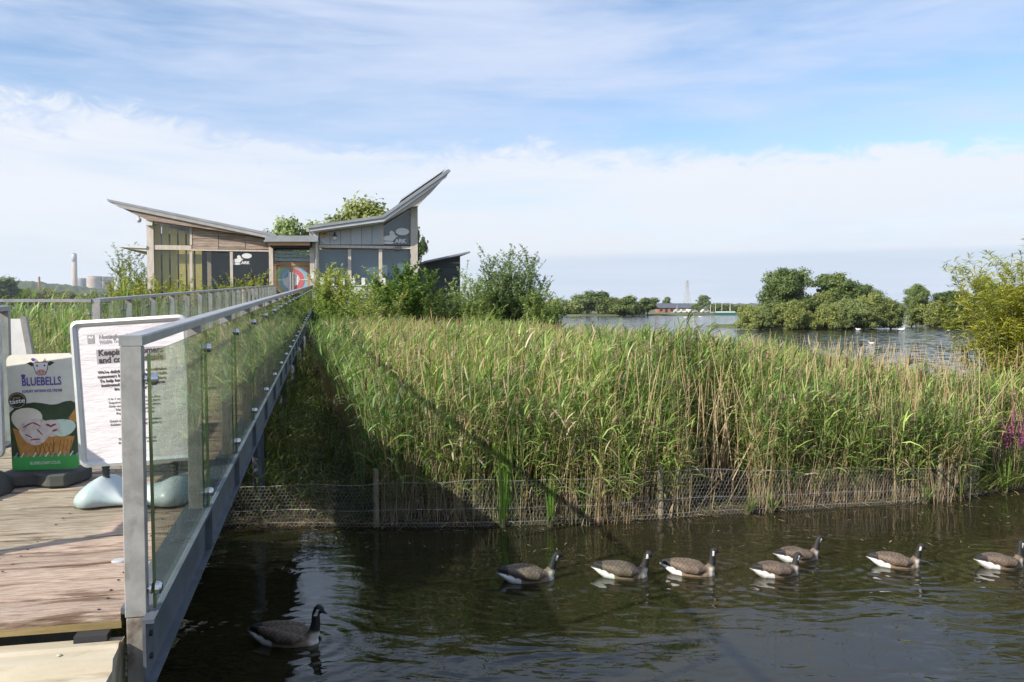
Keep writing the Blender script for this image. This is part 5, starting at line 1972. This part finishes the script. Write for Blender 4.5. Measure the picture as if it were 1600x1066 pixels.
ln('Nottinghamshire', 0.332, 0.036, 0.205, 0.0006, M['grey_ink'], -0.075)
ln('Wildlife Trust', 0.302, 0.032, 0.135, 0.0, M['band'], -0.112)
ln('Keeping customers', 0.237, 0.050, 0.375, 0.0016)
ln('and colleagues safe', 0.193, 0.050, 0.375, 0.0016)
body = ["We're delighted to be able to welcome", 'customers back to our takeaway cafe.', 'To help keep everyone safe, we have', 'instigated the following measures', 'in the centre:']
for k, (tx, wd) in enumerate(zip(body, (0.40, 0.405, 0.385, 0.37, 0.22))):
    ln(tx, 0.122 - k * 0.0262, 0.026, wd, 0.0005)
small = ['1 in 1 out system in place in the shop', 'Supervised social distancing here', 'Only one person at the servery please', 'Hand sanitiser available', 'Payment by card only', '', 'Doors and windows open for ventilation', 'Additional staff cleaning regularly', '', '', '', 'Thank you for your support', 'from all of the team']
for k, tx in enumerate(small):
    if tx:
        ln(tx, -0.040 - k * 0.0222, 0.018, 0.30 if len(tx) > 30 else 0.22, 0.0001)
p1 = Vector((-2.235, 4.93))
u_, v_ = p1.x * N2.x + p1.y * N2.y, p1.x * D2.x + p1.y * D2.y
ps, pn = pavement_sign('pavement sign with wrinkled notice about keeping customers and colleagues safe', (p1.x, p1.y, zdeck(v_) + 0.002), R(4), R(3.6), T_, 'sign_plastic', 'paper')
for z in (0.237, 0.193):
    MB().box(-0.20, 0.20, -0.0052, -0.0045, z - 0.0205, z + 0.0205).build('text_band', M['band'], pn)
lg = MB().box(-0.245, -0.205, -0.0056, -0.0046, 0.298, 0.348).build('logo_block', M['grey_ink'], pn)
MB().prism([(-0.241, 0.332), (-0.232, 0.343), (-0.221, 0.336), (-0.213, 0.343), (-0.209, 0.329), (-0.224, 0.326)], -0.0062, -0.0057, 'y').build('badger_mark', M['paper'], lg)

# second sign, cut by the left frame edge: only its dark foot shows, and its shadow on the ice-cream board
p2 = Vector((-3.44, 4.98))
v2_ = p2.x * D2.x + p2.y * D2.y
pavement_sign('sign cut off by the left frame edge, only its dark foot shows', (p2.x, p2.y, zdeck(v2_) + 0.002), R(8), R(1), [], 'rubber', 'offwhite')

# ice-cream board
p3 = Vector((-3.02, 5.32))
v3_ = p3.x * D2.x + p3.y * D2.y
ib = thing('ice_cream_board', 'white and green BLUEBELLS ice cream board on a black rubber foot', 'sign', (p3.x, p3.y, zdeck(v3_) + 0.002), R(3))
pts = [(-0.23, -0.17), (-0.16, -0.19), (-0.02, -0.12), (0.10, -0.19), (0.20, -0.17), (0.235, -0.02), (0.235, 0.13), (0.12, 0.16), (0.0, 0.09), (-0.12, 0.16), (-0.235, 0.13), (-0.235, -0.02)]
fo = MB().prism(pts, 0.002, 0.085, 'z').build('rubber_foot', M['rubber'], ib, bevel=0.012)
BW, BH = 0.42, 0.745
brd = MB().prism(round_rect(BW, BH, 0.04), -0.009, 0.009, 'y').build('board', flat('board_cream', (0.76, 0.74, 0.66), 0.4), ib)
brd.location = (0, -0.02, 0.09 + BH / 2)
brd.rotation_euler = (0, R(-1.8), 0)
Y0 = -0.0092


def art(name, pts, m, lay, par=None):
    return MB().prism([(x * BW, z * BH) for x, z in pts], Y0 - 0.0004 * lay, Y0 - 0.0004 * lay + 0.0003, 'y').build(name, m, par or brd)


# coordinates: x in -0.5..0.5 of the width, z in -0.5..0.5 of the height
c_dk = mat('print_dark_green', (0.012, 0.03, 0.014), (0.06, 0.10, 0.05), 0.4, scale=3.5)
c_gr = mat('print_grass_green', (0.05, 0.34, 0.07), (0.08, 0.42, 0.10), 0.4, scale=3)
c_cone = mat('print_wafer', (0.50, 0.22, 0.05), (0.60, 0.31, 0.09), 0.4, scale=30)
c_cr = mat('print_cream_scoop', (0.72, 0.66, 0.54), (0.82, 0.78, 0.70), 0.4, scale=8)
c_pk = mat('print_berry_scoop', (0.66, 0.56, 0.52), (0.80, 0.73, 0.70), 0.4, scale=22, spots=(0.50, 0.20, 0.26), spot_amt=0.6, spot_scale=16)
c_mt = mat('print_mint_scoop', (0.58, 0.76, 0.66), (0.70, 0.84, 0.76), 0.4, scale=7, spots=(0.16, 0.26, 0.16), spot_amt=0.7, spot_scale=14)
c_pu = flat('print_violet', (0.10, 0.08, 0.36), 0.4)
c_wh = flat('print_white', (0.80, 0.80, 0.80), 0.4)
c_nose = flat('print_nose_pink', (0.66, 0.33, 0.30), 0.4)
c_bk = flat('print_black', (0.03, 0.028, 0.03), 0.4)
c_gd = flat('print_gold', (0.40, 0.33, 0.16), 0.4)
wave = [(-0.5, 0.0), (-0.40, 0.05), (-0.28, 0.075), (-0.12, 0.085), (0.0, 0.075), (0.12, 0.06), (0.22, 0.062), (0.34, 0.085), (0.43, 0.088), (0.5, 0.07)]
art('picture_ground', [(-0.498, -0.40), (0.498, -0.40)] + [(x * 0.996, z) for x, z in reversed(wave)], c_dk, 1)
art('wafer_cone', [(-0.46, -0.13), (-0.08, -0.22), (-0.20, -0.40), (-0.36, -0.40)], c_cone, 2)
art('wafer_cone', [(-0.22, -0.26), (0.14, -0.16), (0.12, -0.40), (-0.20, -0.40)], c_cone, 4)
art('wafer_cone', [(0.14, -0.21), (0.46, -0.22), (0.34, -0.40), (0.14, -0.40)], c_cone, 2)
art('wafer_cone', [(0.38, -0.06), (0.5, 0.03), (0.5, -0.10), (0.42, -0.11)], c_cone, 2)
art('scoop', blob(-0.24, -0.06, 0.23, 0.105, 22, 0.05), c_cr, 3)
art('scoop', blob(0.27, -0.14, 0.21, 0.075, 22, 0.06), c_mt, 3)
art('scoop', blob(-0.13, -0.165, 0.235, 0.115, 26, 0.07), c_pk, 6)
art('scoop', blob(0.12, -0.14, 0.13, 0.075, 22, 0.08), c_pk, 5)
c_sw = flat('print_berry_swirl', (0.30, 0.05, 0.10), 0.4)
c_cl = flat('print_wafer_line', (0.30, 0.12, 0.03), 0.4)
for (xa, za, xb, zb, w_) in ((-0.30, -0.13, -0.16, -0.09, 0.010), (-0.16, -0.09, -0.05, -0.12, 0.010), (-0.28, -0.19, -0.18, -0.22, 0.009), (-0.10, -0.15, -0.02, -0.20, 0.012), (0.04, -0.11, 0.12, -0.13, 0.014), (0.10, -0.13, 0.19, -0.11, 0.012), (0.13, -0.17, 0.20, -0.16, 0.012), (-0.20, -0.24, -0.06, -0.235, 0.009)):
    art('berry_swirl', [(xa, za - w_ / 2), (xb, zb - w_ / 2), (xb, zb + w_ / 2), ((xa + xb) / 2, (za + zb) / 2 + w_), (xa, za + w_ / 2)], c_sw, 8)
for k in range(5):
    xk = -0.17 + k * 0.065
    art('wafer_line', [(xk, -0.385), (xk + 0.012, -0.385), (xk + 0.075, -0.27), (xk + 0.063, -0.27)], c_cl, 5)
    art('wafer_line', [(xk + 0.063, -0.385), (xk + 0.075, -0.385), (xk + 0.012, -0.27), (xk, -0.27)], c_cl, 5)
for k in range(4):
    xk = 0.19 + k * 0.055
    art('wafer_line', [(xk, -0.385), (xk + 0.010, -0.385), (xk + 0.06, -0.25), (xk + 0.05, -0.25)], c_cl, 3)
art('grass_band', [(-0.498, -0.485), (-0.45, -0.499), (0.45, -0.499), (0.498, -0.485)] + [(0.498 - 0.996 * i / 40, -0.385 + (0.014 if i % 2 else -0.004) + random.uniform(-0.006, 0.008)) for i in range(41)], c_gr, 7)
for k in range(11):
    x = -0.46 + k * 0.092
    art('flower_print', [(x, -0.385), (x + 0.05, -0.345), (x + 0.062, -0.352), (x + 0.015, -0.392)], c_wh if k % 2 else flat('print_lilac', (0.40, 0.36, 0.62)), 8)


def brd_text(tx, x, z, size, wd, m, bold=0.0, rot=0.0):
    o = obj('lettering', text_mesh(tx, size, m, bold, 'CENTER', wd), brd)
    o.location = (x * BW, Y0 - 0.0042, z * BH)
    o.rotation_euler = (0, rot, 0)


brd_text('BLUEBELLS', 0.01, 0.262, 0.075, 0.245, c_pu, 0.0012)
brd_text('LUXURY ARTISAN ICE CREAM', 0.01, 0.182, 0.024, 0.245, c_pu, 0.0003)
brd_text('BLUEBELLDAIRY.CO.UK', 0.0, -0.443, 0.026, 0.19, c_wh, 0.0003)
bad = art('award_badge', blob(-0.365, 0.105, 0.135, 0.072, 28), c_bk, 9)
art('badge_ring', blob(-0.365, 0.105, 0.118, 0.063, 28), c_gd, 10, bad.parent)
art('badge_centre', blob(-0.365, 0.105, 0.108, 0.0575, 28), c_bk, 11, bad.parent)
o = obj('lettering', text_mesh('taste', 0.042, c_wh, 0.0008, 'CENTER', 0.098), brd)
o.location = (-0.365 * BW, Y0 - 0.0056, 0.10 * BH)
o.rotation_euler = (0, R(-6), 0)
o = obj('lettering', text_mesh('great', 0.022, c_gd, 0.0003, 'CENTER', 0.05), brd)
o.location = (-0.372 * BW, Y0 - 0.0056, 0.130 * BH)
o.rotation_euler = (0, R(-6), 0)
# cow head emblem
art('cow_ear', [(-0.20, 0.425), (-0.13, 0.437), (-0.09, 0.41), (-0.12, 0.395)], c_bk, 2)
art('cow_ear', [(0.22, 0.425), (0.15, 0.437), (0.11, 0.41), (0.14, 0.395)], c_bk, 2)
art('cow_face', [(-0.11, 0.43), (0.13, 0.43), (0.115, 0.38), (0.09, 0.335), (0.06, 0.318), (-0.04, 0.318), (-0.07, 0.335), (-0.095, 0.38)], c_bk, 3)
art('cow_face', [(-0.10, 0.426), (0.12, 0.426), (0.105, 0.38), (0.082, 0.338), (0.056, 0.322), (-0.036, 0.322), (-0.062, 0.338), (-0.085, 0.38)], c_wh, 4)
art('cow_muzzle', blob(0.01, 0.345, 0.075, 0.024, 18), c_nose, 5)
for x in (-0.045, 0.065):
    art('cow_eye', blob(x, 0.40, 0.014, 0.008, 10), c_bk, 5)
    art('cow_nostril', blob(x * 0.5 + 0.005, 0.347, 0.009, 0.005, 8), c_bk, 6)
    art('cow_horn', [(x - 0.03, 0.43), (x + 0.03, 0.43), (x + (0.012 if x > 0 else -0.012), 0.462)], flat('print_horn', (0.42, 0.28, 0.22)), 4)
art('bluebell_mark', blob(-0.26, 0.315, 0.034, 0.017, 10, 0.12), c_pu, 2)
art('bluebell_mark', blob(-0.10, 0.455, 0.028, 0.014, 10, 0.12), c_pu, 6)

# leaning white-edged board behind the short railing
p4 = uvz(-2.42, 7.75, zdeck(7.75))
ab = thing('leaning_board', 'white edged board leaning behind the end of the short left railing', 'sign', p4, ANG)
MB().prism([(-0.34, 0.0), (0.02, 0.0), (-0.12, 0.98), (-0.34, 0.98)], -0.02, 0.02, 'y').build('panel', M['white'], ab)
MB().prism([(0.021, 0.0), (0.06, 0.0), (-0.075, 1.0), (-0.119, 1.0)], -0.025, 0.025, 'y').build('edge', M['steel'], ab)

# ------------------------------------------------------------------ geese


def goose_mesh(name, neck, head_dir, seed):
    """one skin: body, neck and head grown together by remeshing overlapping forms, coloured by feather zone. Bird faces +x."""
    b = MB()
    rings = [(-0.43, 0.135, 0.018, 0.010), (-0.38, 0.115, 0.055, 0.024), (-0.32, 0.085, 0.090, 0.052), (-0.24, 0.058, 0.122, 0.088), (-0.12, 0.045, 0.150, 0.118), (0.0, 0.045, 0.160, 0.130), (0.10, 0.040, 0.150, 0.122), (0.19, 0.030, 0.120, 0.100), (0.26, 0.020, 0.075, 0.070), (0.295, 0.015, 0.025, 0.030)]
    n = 20
    vs, fs = [], []
    for (x, zc_, w, h_) in rings:
        for k in range(n):
            a = 2 * math.pi * k / n
            vs.append((x, w * 0.93 * math.cos(a), zc_ - 0.012 + h_ * 0.93 * math.sin(a)))
    for i in range(len(rings) - 1):
        for k in range(n):
            k2 = (k + 1) % n
            fs.append((i * n + k2, i * n + k, (i + 1) * n + k, (i + 1) * n + k2))
    fs.append(tuple(range(n)))
    fs.append(tuple((len(rings) - 1) * n + k for k in range(n - 1, -1, -1)))
    b.add(vs, fs)
    # folded wings along the flanks, tips crossing over the rump
    for sg in (-1, 1):
        b.tube([(0.17, sg * 0.095, 0.075), (0.08, sg * 0.135, 0.085), (-0.06, sg * 0.130, 0.100), (-0.20, sg * 0.085, 0.125), (-0.33, sg * 0.035, 0.145), (-0.40, sg * 0.012, 0.150)], [0.02, 0.055, 0.066, 0.050, 0.024, 0.006], 12)
    hp = Vector(neck[-1])
    rad = list(np.interp(np.linspace(0, 1, len(neck)), [0, 0.3, 0.7, 1], [0.085, 0.054, 0.039, 0.038]))
    b.tube(neck, rad, 14)
    hd = Vector(head_dir).normalized()
    b.tube([hp - hd * 0.030, hp - hd * 0.018, hp + hd * 0.012, hp + hd * 0.045, hp + hd * 0.062], [0.014, 0.037, 0.046, 0.036, 0.022], 14)
    bill0 = hp + hd * 0.052 - Vector((0, 0, 0.006))
    b.tube([bill0, bill0 + hd * 0.03 - Vector((0, 0, 0.004)), bill0 + hd * 0.055 - Vector((0, 0, 0.012))], [0.017, 0.013, 0.006], 10)
    me = b.mesh(name, None)
    o = bpy.data.objects.new('goose_source', me)
    COL.objects.link(o)
    rm = o.modifiers.new('r', 'REMESH')
    rm.mode = 'VOXEL'
    rm.voxel_size = 0.0085
    sm = o.modifiers.new('s', 'SMOOTH')
    sm.factor = 0.5
    sm.iterations = 4
    bpy.context.view_layer.update()
    me2 = bpy.data.meshes.new_from_object(o.evaluated_get(bpy.context.evaluated_depsgraph_get()))
    bpy.data.objects.remove(o)
    nv = len(me2.vertices)
    co = np.zeros(nv * 3, np.float32)
    me2.vertices.foreach_get('co', co)
    co = co.reshape(-1, 3)
    x, y, z = co.T
    r = np.random.default_rng(seed)
    # feather rows: slight scalloped relief on the back
    bar = np.sin(x * 120 + 2.2 * np.sin(z * 95 + y * 30))
    bar = np.where(bar > 0.55, 1.6, -0.5)
    C = np.tile(np.array([0.125, 0.090, 0.064]), (nv, 1))
    C *= (1 + 0.26 * bar + 0.30 * np.array([mnoise.noise((a_ * 22, b_ * 40, c_ * 40)) for a_, b_, c_ in co]))[:, None]
    flank = np.clip((0.075 - z) / 0.04, 0, 1)[:, None]
    C = C * (1 - flank) + np.array([0.27, 0.195, 0.135]) * (1 + 0.05 * bar)[:, None] * flank
    breast = np.clip((x - 0.21) / 0.04, 0, 1)[:, None] * np.clip((0.13 - z) / 0.03, 0, 1)[:, None]
    C = C * (1 - breast) + np.array([0.66, 0.60, 0.52]) * breast
    rump = ((x < -0.13) & (z < 0.142 - (x + 0.43) * 0.30 + 0.010 * np.sin(x * 70)))
    C[rump] = (0.80, 0.79, 0.76)
    tail = (x < -0.28) & (z > 0.118 - (x + 0.43) * 0.13)
    C[tail] = (0.022, 0.02, 0.019)
    # neck and head: distance to the neck line
    pl = np.array([tuple(p) for p in neck])
    dmin = np.full(nv, 9.0)
    for i in range(1, len(pl) - 1):
        a, c_ = pl[i], pl[i + 1]
        t = np.clip(((co - a) @ (c_ - a)) / ((c_ - a) @ (c_ - a)), 0, 1)
        dmin = np.minimum(dmin, np.linalg.norm(co - (a + t[:, None] * (c_ - a)), axis=1))
    nk = ((dmin < 0.052) & (z > pl[1][2] - 0.02)) | (np.linalg.norm(co - np.array(hp + hd * 0.03), axis=1) < 0.085)
    C[nk] = (0.014, 0.0135, 0.014)
    hv, hdv = np.array(hp), np.array(hd)
    side_c = hv - np.array([0, 0, 0.010]) + hdv * 0.004
    q = co - side_c
    al = q @ hdv
    cheek = nk & (np.abs(al - 0.004) < 0.0115 - q[:, 2] * 0.10) & (q[:, 2] < 0.014) & (q[:, 2] > -0.05)
    C[cheek] = (0.80, 0.78, 0.74)
    ca = me2.color_attributes.new('Col', 'FLOAT_COLOR', 'POINT')
    c4 = np.ones((nv, 4), np.float32)
    c4[:, :3] = np.clip(C, 0.01, 1)
    ca.data.foreach_set('color', c4.ravel())
    me2.polygons.foreach_set('use_smooth', np.ones(len(me2.polygons), bool))
    me2.materials.clear()
    me2.materials.append(M['feather'])
    me2.name = name
    return me2, hp, hd


fm, ft, fb = new_mat('goose_feathers')
at_ = ft.new('ShaderNodeAttribute', attribute_name='Col')
tc_ = ft.new('ShaderNodeTexCoord')
nz_ = ft.noise(ft.mapping(tc_.outputs['Object'], (14, 40, 60)), 2.0, 5.0, 0.65)
ft.put(fb.inputs['Base Color'], ft.mix(1.0, at_.outputs['Color'], ft.mix(nz_, (0.7, 0.7, 0.7), (1.25, 1.25, 1.25)), 'MULTIPLY'))
fb.inputs['Roughness'].default_value = 0.7
bp_ = ft.new('ShaderNodeBump')
bp_.inputs['Strength'].default_value = 0.4
bp_.inputs['Distance'].default_value = 0.01
ft.put(bp_.inputs['Height'], nz_)
ft.l.new(bp_.outputs[0], fb.inputs['Normal'])
M['feather'] = fm

N_UP = [(0.20, 0, 0.03), (0.245, 0, 0.11), (0.262, 0, 0.19), (0.262, 0, 0.27), (0.270, 0, 0.325)]
N_FWD = [(0.20, 0, 0.03), (0.255, 0, 0.10), (0.282, 0, 0.17), (0.300, 0, 0.24), (0.325, 0, 0.290)]
N_FW2 = [(0.20, 0, 0.03), (0.250, 0.0, 0.105), (0.272, -0.006, 0.18), (0.284, -0.012, 0.25), (0.300, -0.02, 0.305)]
N_LOW = [(0.20, 0, 0.03), (0.25, 0, 0.09), (0.265, 0, 0.16), (0.270, 0, 0.22), (0.285, 0, 0.255)]
N_TALL = [(0.20, 0, 0.03), (0.25, 0, 0.10), (0.270, 0, 0.19), (0.272, 0, 0.29), (0.290, 0, 0.345)]
GM = {'up': goose_mesh('body', N_UP, (1, 0, -0.05), 1), 'fwd': goose_mesh('body', N_FWD, (1, 0, -0.10), 2), 'low': goose_mesh('body', N_LOW, (1, 0, -0.12), 3), 'fwd2': goose_mesh('body', N_FW2, (1, -0.45, -0.06), 5), 'tall': goose_mesh('body', N_TALL, (1, 0, -0.42), 4)}
eye_m = MB().lathe([(0.0005, -0.005), (0.004, -0.003), (0.005, 0.0), (0.004, 0.003), (0.0005, 0.005)], 8).mesh('eye', flat('goose_eye', (0.01, 0.009, 0.008), 0.15), smooth=True)
geese = [(828, 906, 'fwd', 9, 0.96, 'leftmost goose of the swimming row, in the bank shadow'), (975, 900, 'fwd2', -4, 0.92, 'second goose from the left in the swimming row'),
         (1081, 896, 'up', -13, 0.90, 'third goose from the left, upright neck'), (1216, 898, 'low', 12, 0.86, 'front goose of the overlapping pair, nearest the viewer'),
         (1249, 874, 'fwd', 14, 0.86, 'rear goose of the overlapping pair, nearer the reeds'), (1402, 884, 'fwd2', -9, 0.86, 'lone goose second from the right in the row'),
         (1566, 885, 'up', 6, 0.88, 'goose at the right frame edge with its bill cut off'), (452, 1003, 'tall', -4, 0.96, 'dark goose alone in the shaded water beside the bridge')]
for (px, py, kind, rot, sc, lb) in geese:
    w = atZ(px, py, 0.0)
    g = thing('canada_goose', lb, 'goose', (w.x, w.y, 0.0), R(rot), 'geese swimming on the pond')
    g.scale = (sc, sc, sc)
    me2, hp, hd = GM[kind]
    bo = obj('body', me2, g)
    for sg in (-1, 1):
        e = obj('eye', eye_m, bo)
        e.location = hp + hd * 0.028 + Vector((0, sg * 0.0335, 0.012))

# gulls on the open lake
gull_b = MB()
gull_b.tube([(-0.26, 0, 0.10), (-0.16, 0, 0.085), (0, 0, 0.07), (0.13, 0, 0.075), (0.17, 0, 0.13), (0.20, 0, 0.17), (0.25, 0, 0.165)], [0.012, 0.045, 0.085, 0.065, 0.04, 0.042, 0.012], 12)
gull_me = gull_b.mesh('body', M['white'], smooth=True)
bill_me = MB().tube([(0.24, 0, 0.165), (0.285, 0, 0.155)], [0.011, 0.004], 8).mesh('bill', flat('orange_bill', (0.55, 0.16, 0.03)))
wing_me = MB().tube([(-0.22, 0, 0.135), (-0.08, 0, 0.145), (0.06, 0, 0.13)], [0.012, 0.05, 0.02], 8, squash=0.5).mesh('wing', flat('gull_grey', (0.48, 0.5, 0.53)))
gl_ = [(1289, 513, 1.5, 'white gull under the island middle bushes'), (1341, 516, 1.4, 'white gull right of the island middle'), (1409, 517, 2.0, 'largest white bird at the gap right of the island'),
       (1481, 518, 1.2, 'white gull before the right shore'), (1362, 538, 1.1, 'nearest white gull on the open lake'), (1236, 514, 1.2, 'white gull at the left part of the island shore'), (1071, 497, 2.0, 'far white bird left of the island on the lake'), (1094, 496, 2.0, 'far white bird nearest the island tip')]
for k, (px, py, sc, lb) in enumerate(gl_):
    w = atZ(px, py, 0.0)
    g = thing('gull', lb, 'bird', (w.x, w.y, 0), (0.3, 2.8, 0.1, 0.2, 3.0, 2.9, 0.0, 3.1)[k], 'white birds on the lake')
    g.scale = (sc,) * 3
    obj('body', gull_me, g)
    obj('bill', bill_me, g)
    obj('wing', wing_me, g)

# spray thrown up at the gap between the island and the right shore
sp0 = atZ(1411, 517, 0.0)
S = Strips()
n = 900
hh_ = rng.random(n) ** 1.6 * 2.0
rr_2 = (0.1 + 0.45 * hh_) * rng.normal(0, 0.5, n)
az = rng.uniform(0, 6.28, n)
S.leaves(np.column_stack([rr_2 * np.cos(az) + 0.25 * hh_, rr_2 * np.sin(az), hh_ + 0.02]), np.column_stack([np.cos(az), np.sin(az), rng.uniform(0.2, 1, n)]), 0.06, 0.03, 0.2, np.full((n, 3), 0.85), 2)
t = tag(obj('water_splash', S.mesh('water_splash', M['leaf'])), 'fine white spray rising from the water right of the island', 'splash', kind='stuff')
t.location = sp0

# ------------------------------------------------------------------ far side of the lake
Yb = 315.0
b0, b1 = atY(1028, 487, Yb), atY(1079, 474, Yb)
bt = thing('boathouse', 'long red brick boathouse with a dark slate roof on the far shore', 'building', ((b0.x + b1.x) / 2, Yb, 0.6), 0)
hw = (b1.x - b0.x) / 2
hz = b1.z - 0.6
MB().box(-hw, hw, 0, 6, 0, hz * 0.55).build('wall', M['brick'], bt)
MB().prism([(-0.4, hz * 0.5), (3.0, hz), (6.4, hz * 0.5)], -hw - 0.3, hw + 0.3, 'x').build('roof', M['slate'], bt)
for k in range(6):
    x = -hw + 1.2 + k * (2 * hw - 2.4) / 5
    MB().box(x - 0.5, x + 0.5, -0.05, 0.02, 0.0 if k % 2 else 0.5, hz * 0.42).build('door' if k % 2 else 'window', M['white'] if k in (3, 5) else M['dark_in'], bt)
for k, (px, c, lb) in enumerate(((1060, 'greypanel', 'grey van parked left of the others by the boathouse'), (1068, 'offwhite', 'pale car parked at the right end of the boathouse'), (1082, 'greypanel', 'grey car parked below the pylon'), (1102, 'greypanel', 'grey van parked under the far round tree'))):
    p = atY(px, 486, 300)
    cr = thing('parked_car', lb, 'car', (p.x, 300, 0.62), 0.1 * k, 'vehicles parked on the far shore')
    MB().prism([(-1.7, 0.25), (1.7, 0.25), (1.7, 0.75), (1.0, 0.85), (0.6, 1.35), (-0.9, 1.35), (-1.4, 0.85), (-1.7, 0.8)], -0.75, 0.75, 'y').build('body', M[c], cr)
    for x in (-1.05, 1.05):
        for y in (-0.7, 0.7):
            o = MB().cyl((0, 0, 0), 0.30, 0.18, 12, 'y').build('wheel', M['rubber'], cr)
            o.location = (x, y, 0.30)
    MB().prism([(-0.85, 0.9), (0.5, 0.9), (0.5, 1.25), (-0.8, 1.25)], -0.77, 0.77, 'y').build('windows', M['dark_in'], cr)
# green barge and masts
p = atZ(1136, 492.5, 0.0)
bg_ = thing('green_barge', 'low green barge moored on the far shore behind the island tip', 'boat', (p.x, p.y, 0), 0)
MB().prism([(-4.2, 0.0), (4.0, 0.0), (4.6, 0.9), (-4.6, 0.9)], -1.0, 1.0, 'y').build('hull', flat('barge_green', (0.03, 0.13, 0.09)), bg_)
MB().box(-3.6, 2.6, -0.8, 0.8, 0.9, 1.35).build('cabin', M['white'], bg_)
MB().box(-3.8, 2.8, -0.9, 0.9, 1.352, 1.45).build('roof', flat('barge_roof', (0.05, 0.17, 0.13)), bg_)
for k, (px, ty, lb) in enumerate(((1113, 476, 'thin mast of the dinghy left of the barge'), (1121, 474, 'mast of the dinghy at the barge bow'), (1131, 473, 'thin mast behind the middle of the barge'), (1144, 474, 'thick pale mast at the right end of the barge'), (1060, 477, 'mast standing before the boathouse roof'))):
    p = atZ(px, 491.5, 0.0)
    dg_ = thing('sailing_dinghy', lb, 'boat', (p.x, p.y + 4, 0.3), 0.3, 'dinghies on the far shore')
    h = atY(px, ty, p.y + 4).z - 0.3
    MB().prism([(-1.9, 0.0), (1.6, 0.0), (2.2, 0.5), (-2.0, 0.45)], -0.6, 0.6, 'y').build('hull', M['white'], dg_)
    MB().tube([(0.3, 0, 0.4), (0.3, 0, h)], [0.14 if k == 3 else 0.07, 0.05], 6).build('mast', M['white'], dg_)
# pylon
Yp = 900.0
pb, pt_ = atY(1073.5, 480, Yp), atY(1073.5, 438, Yp)
py_ = thing('pylon', 'slender lattice pylon beyond the brick boathouse', 'pylon', (pb.x, Yp, 0.5), 0.3)
ph = pt_.z - 0.5
lat = MB()
W0, W1 = 3.4, 0.5
zs = [0, 0.25, 0.45, 0.62, 0.76, 0.88, 1.0]
for a, b in zip(zs[:-1], zs[1:]):
    wa, wb = W0 + (W1 - W0) * a, W0 + (W1 - W0) * b
    ca = [Vector((sx_ * wa, sy_ * wa, a * ph)) for sx_, sy_ in ((-1, -1), (1, -1), (1, 1), (-1, 1))]
    cb = [Vector((sx_ * wb, sy_ * wb, b * ph)) for sx_, sy_ in ((-1, -1), (1, -1), (1, 1), (-1, 1))]
    for i in range(4):
        lat.tube([ca[i], cb[i]], 0.16, 4)
        lat.tube([ca[i], cb[(i + 1) % 4]], 0.09, 4)
        lat.tube([ca[(i + 1) % 4], cb[i]], 0.09, 4)
lat.build('tower', M['steel'], py_)
arms = MB()
for f, wd in ((0.78, 3.2), (0.88, 3.8), (0.97, 2.6)):
    arms.tube([(-wd, 0, f * ph), (0, 0, f * ph + 0.6), (wd, 0, f * ph)], 0.14, 4)
arms.build('cross_arms', M['steel'], py_)

# power station far off to the left
Yq = 3200.0


def far_pt(px, py):
    return atY(px, py, Yq)


c0, c1 = far_pt(117.5, 470), far_pt(117.5, 397)
ch = thing('power_station_chimney', 'tall pale concrete power station chimney on the left skyline', 'chimney', (c0.x, Yq, 0), 0)
hh = c1.z
MB().lathe([(11.5, 0), (10.2, hh * 0.4), (9.0, hh)], 28).build('shaft', M['concrete'], ch, smooth=True)
MB().lathe([(9.3, hh * 0.83), (9.3, hh * 0.99), (7.0, hh * 1.0)], 28).build('top_band', flat('pale_band', (0.45, 0.45, 0.44)), ch, smooth=True)
MB().lathe([(7.5, hh * 1.0), (7.5, hh * 1.012), (6.0, hh * 1.013)], 20).build('flue_cap', M['concrete_dark'], ch)
for k, (px, w, ty, dy_, mm, lb) in enumerate(((128.5, 13, 433, 160, 'concrete_dark', 'dark grey cooling tower right beside the chimney'), (148.5, 22, 432, 0, 'concrete', 'pale cooling tower second from the chimney'), (170, 16, 431.5, 80, 'concrete', 'rightmost cooling tower half behind the shrubs'))):
    p = far_pt(px, 470)
    hh = far_pt(px, ty).z
    t = thing('cooling_tower', lb, 'cooling tower', (p.x * (Yq + dy_) / Yq, Yq + dy_, 0), 0, 'cooling towers on the skyline')
    r0 = w / 2 * Yq / F
    prof = [(r0 * (1.0 + 0.42 * max(0, 0.75 - f) ** 1.6 * 1.9 + 0.10 * max(0, f - 0.75)), hh * f) for f in np.linspace(0, 1, 12)]
    MB().lathe(prof + [(r0 * 0.94, hh), (r0 * 0.9, hh * 0.8)], 32).build('shell', M[mm], t, smooth=True)
    MB().lathe([(r0 * 1.035, hh * 0.97), (r0 * 1.045, hh * 0.995), (r0 * 1.0, hh * 1.003)], 32).build('rim', M[mm], t)
p = far_pt(62, 470)
sc_ = thing('brick_chimney', 'thin dark brick chimney above the wooded hill', 'chimney', (p.x * 0.55, Yq * 0.55, 40), 0)
MB().lathe([(2.6, -20), (2.0, 22.0), (2.4, 22.4), (2.4, 24), (1.6, 24.1)], 14).build('shaft', M['brick'], sc_, smooth=False)
MB().lathe([(1.7, 24.1), (1.7, 25.0), (1.2, 25.1)], 12).build('pot', M['brick'], sc_)

# ------------------------------------------------------------------ air
hz_ = MB().box(-5400, 5400, -5400, 5400, -3.0, 232.0)
hm_ = bpy.data.materials.new('pale_haze')
hm_.use_nodes = True
ht_ = hm_.node_tree
ht_.nodes.clear()
ho_ = ht_.nodes.new('ShaderNodeOutputMaterial')
hv_ = ht_.nodes.new('ShaderNodeVolumePrincipled')
hv_.inputs['Color'].default_value = (0.80, 0.88, 1.0, 1)
hv_.inputs['Density'].default_value = 0.00009
hv_.inputs['Anisotropy'].default_value = 0.2
ht_.links.new(hv_.outputs[0], ho_.inputs['Volume'])
tag(hz_.build('haze', hm_), kind='stuff')
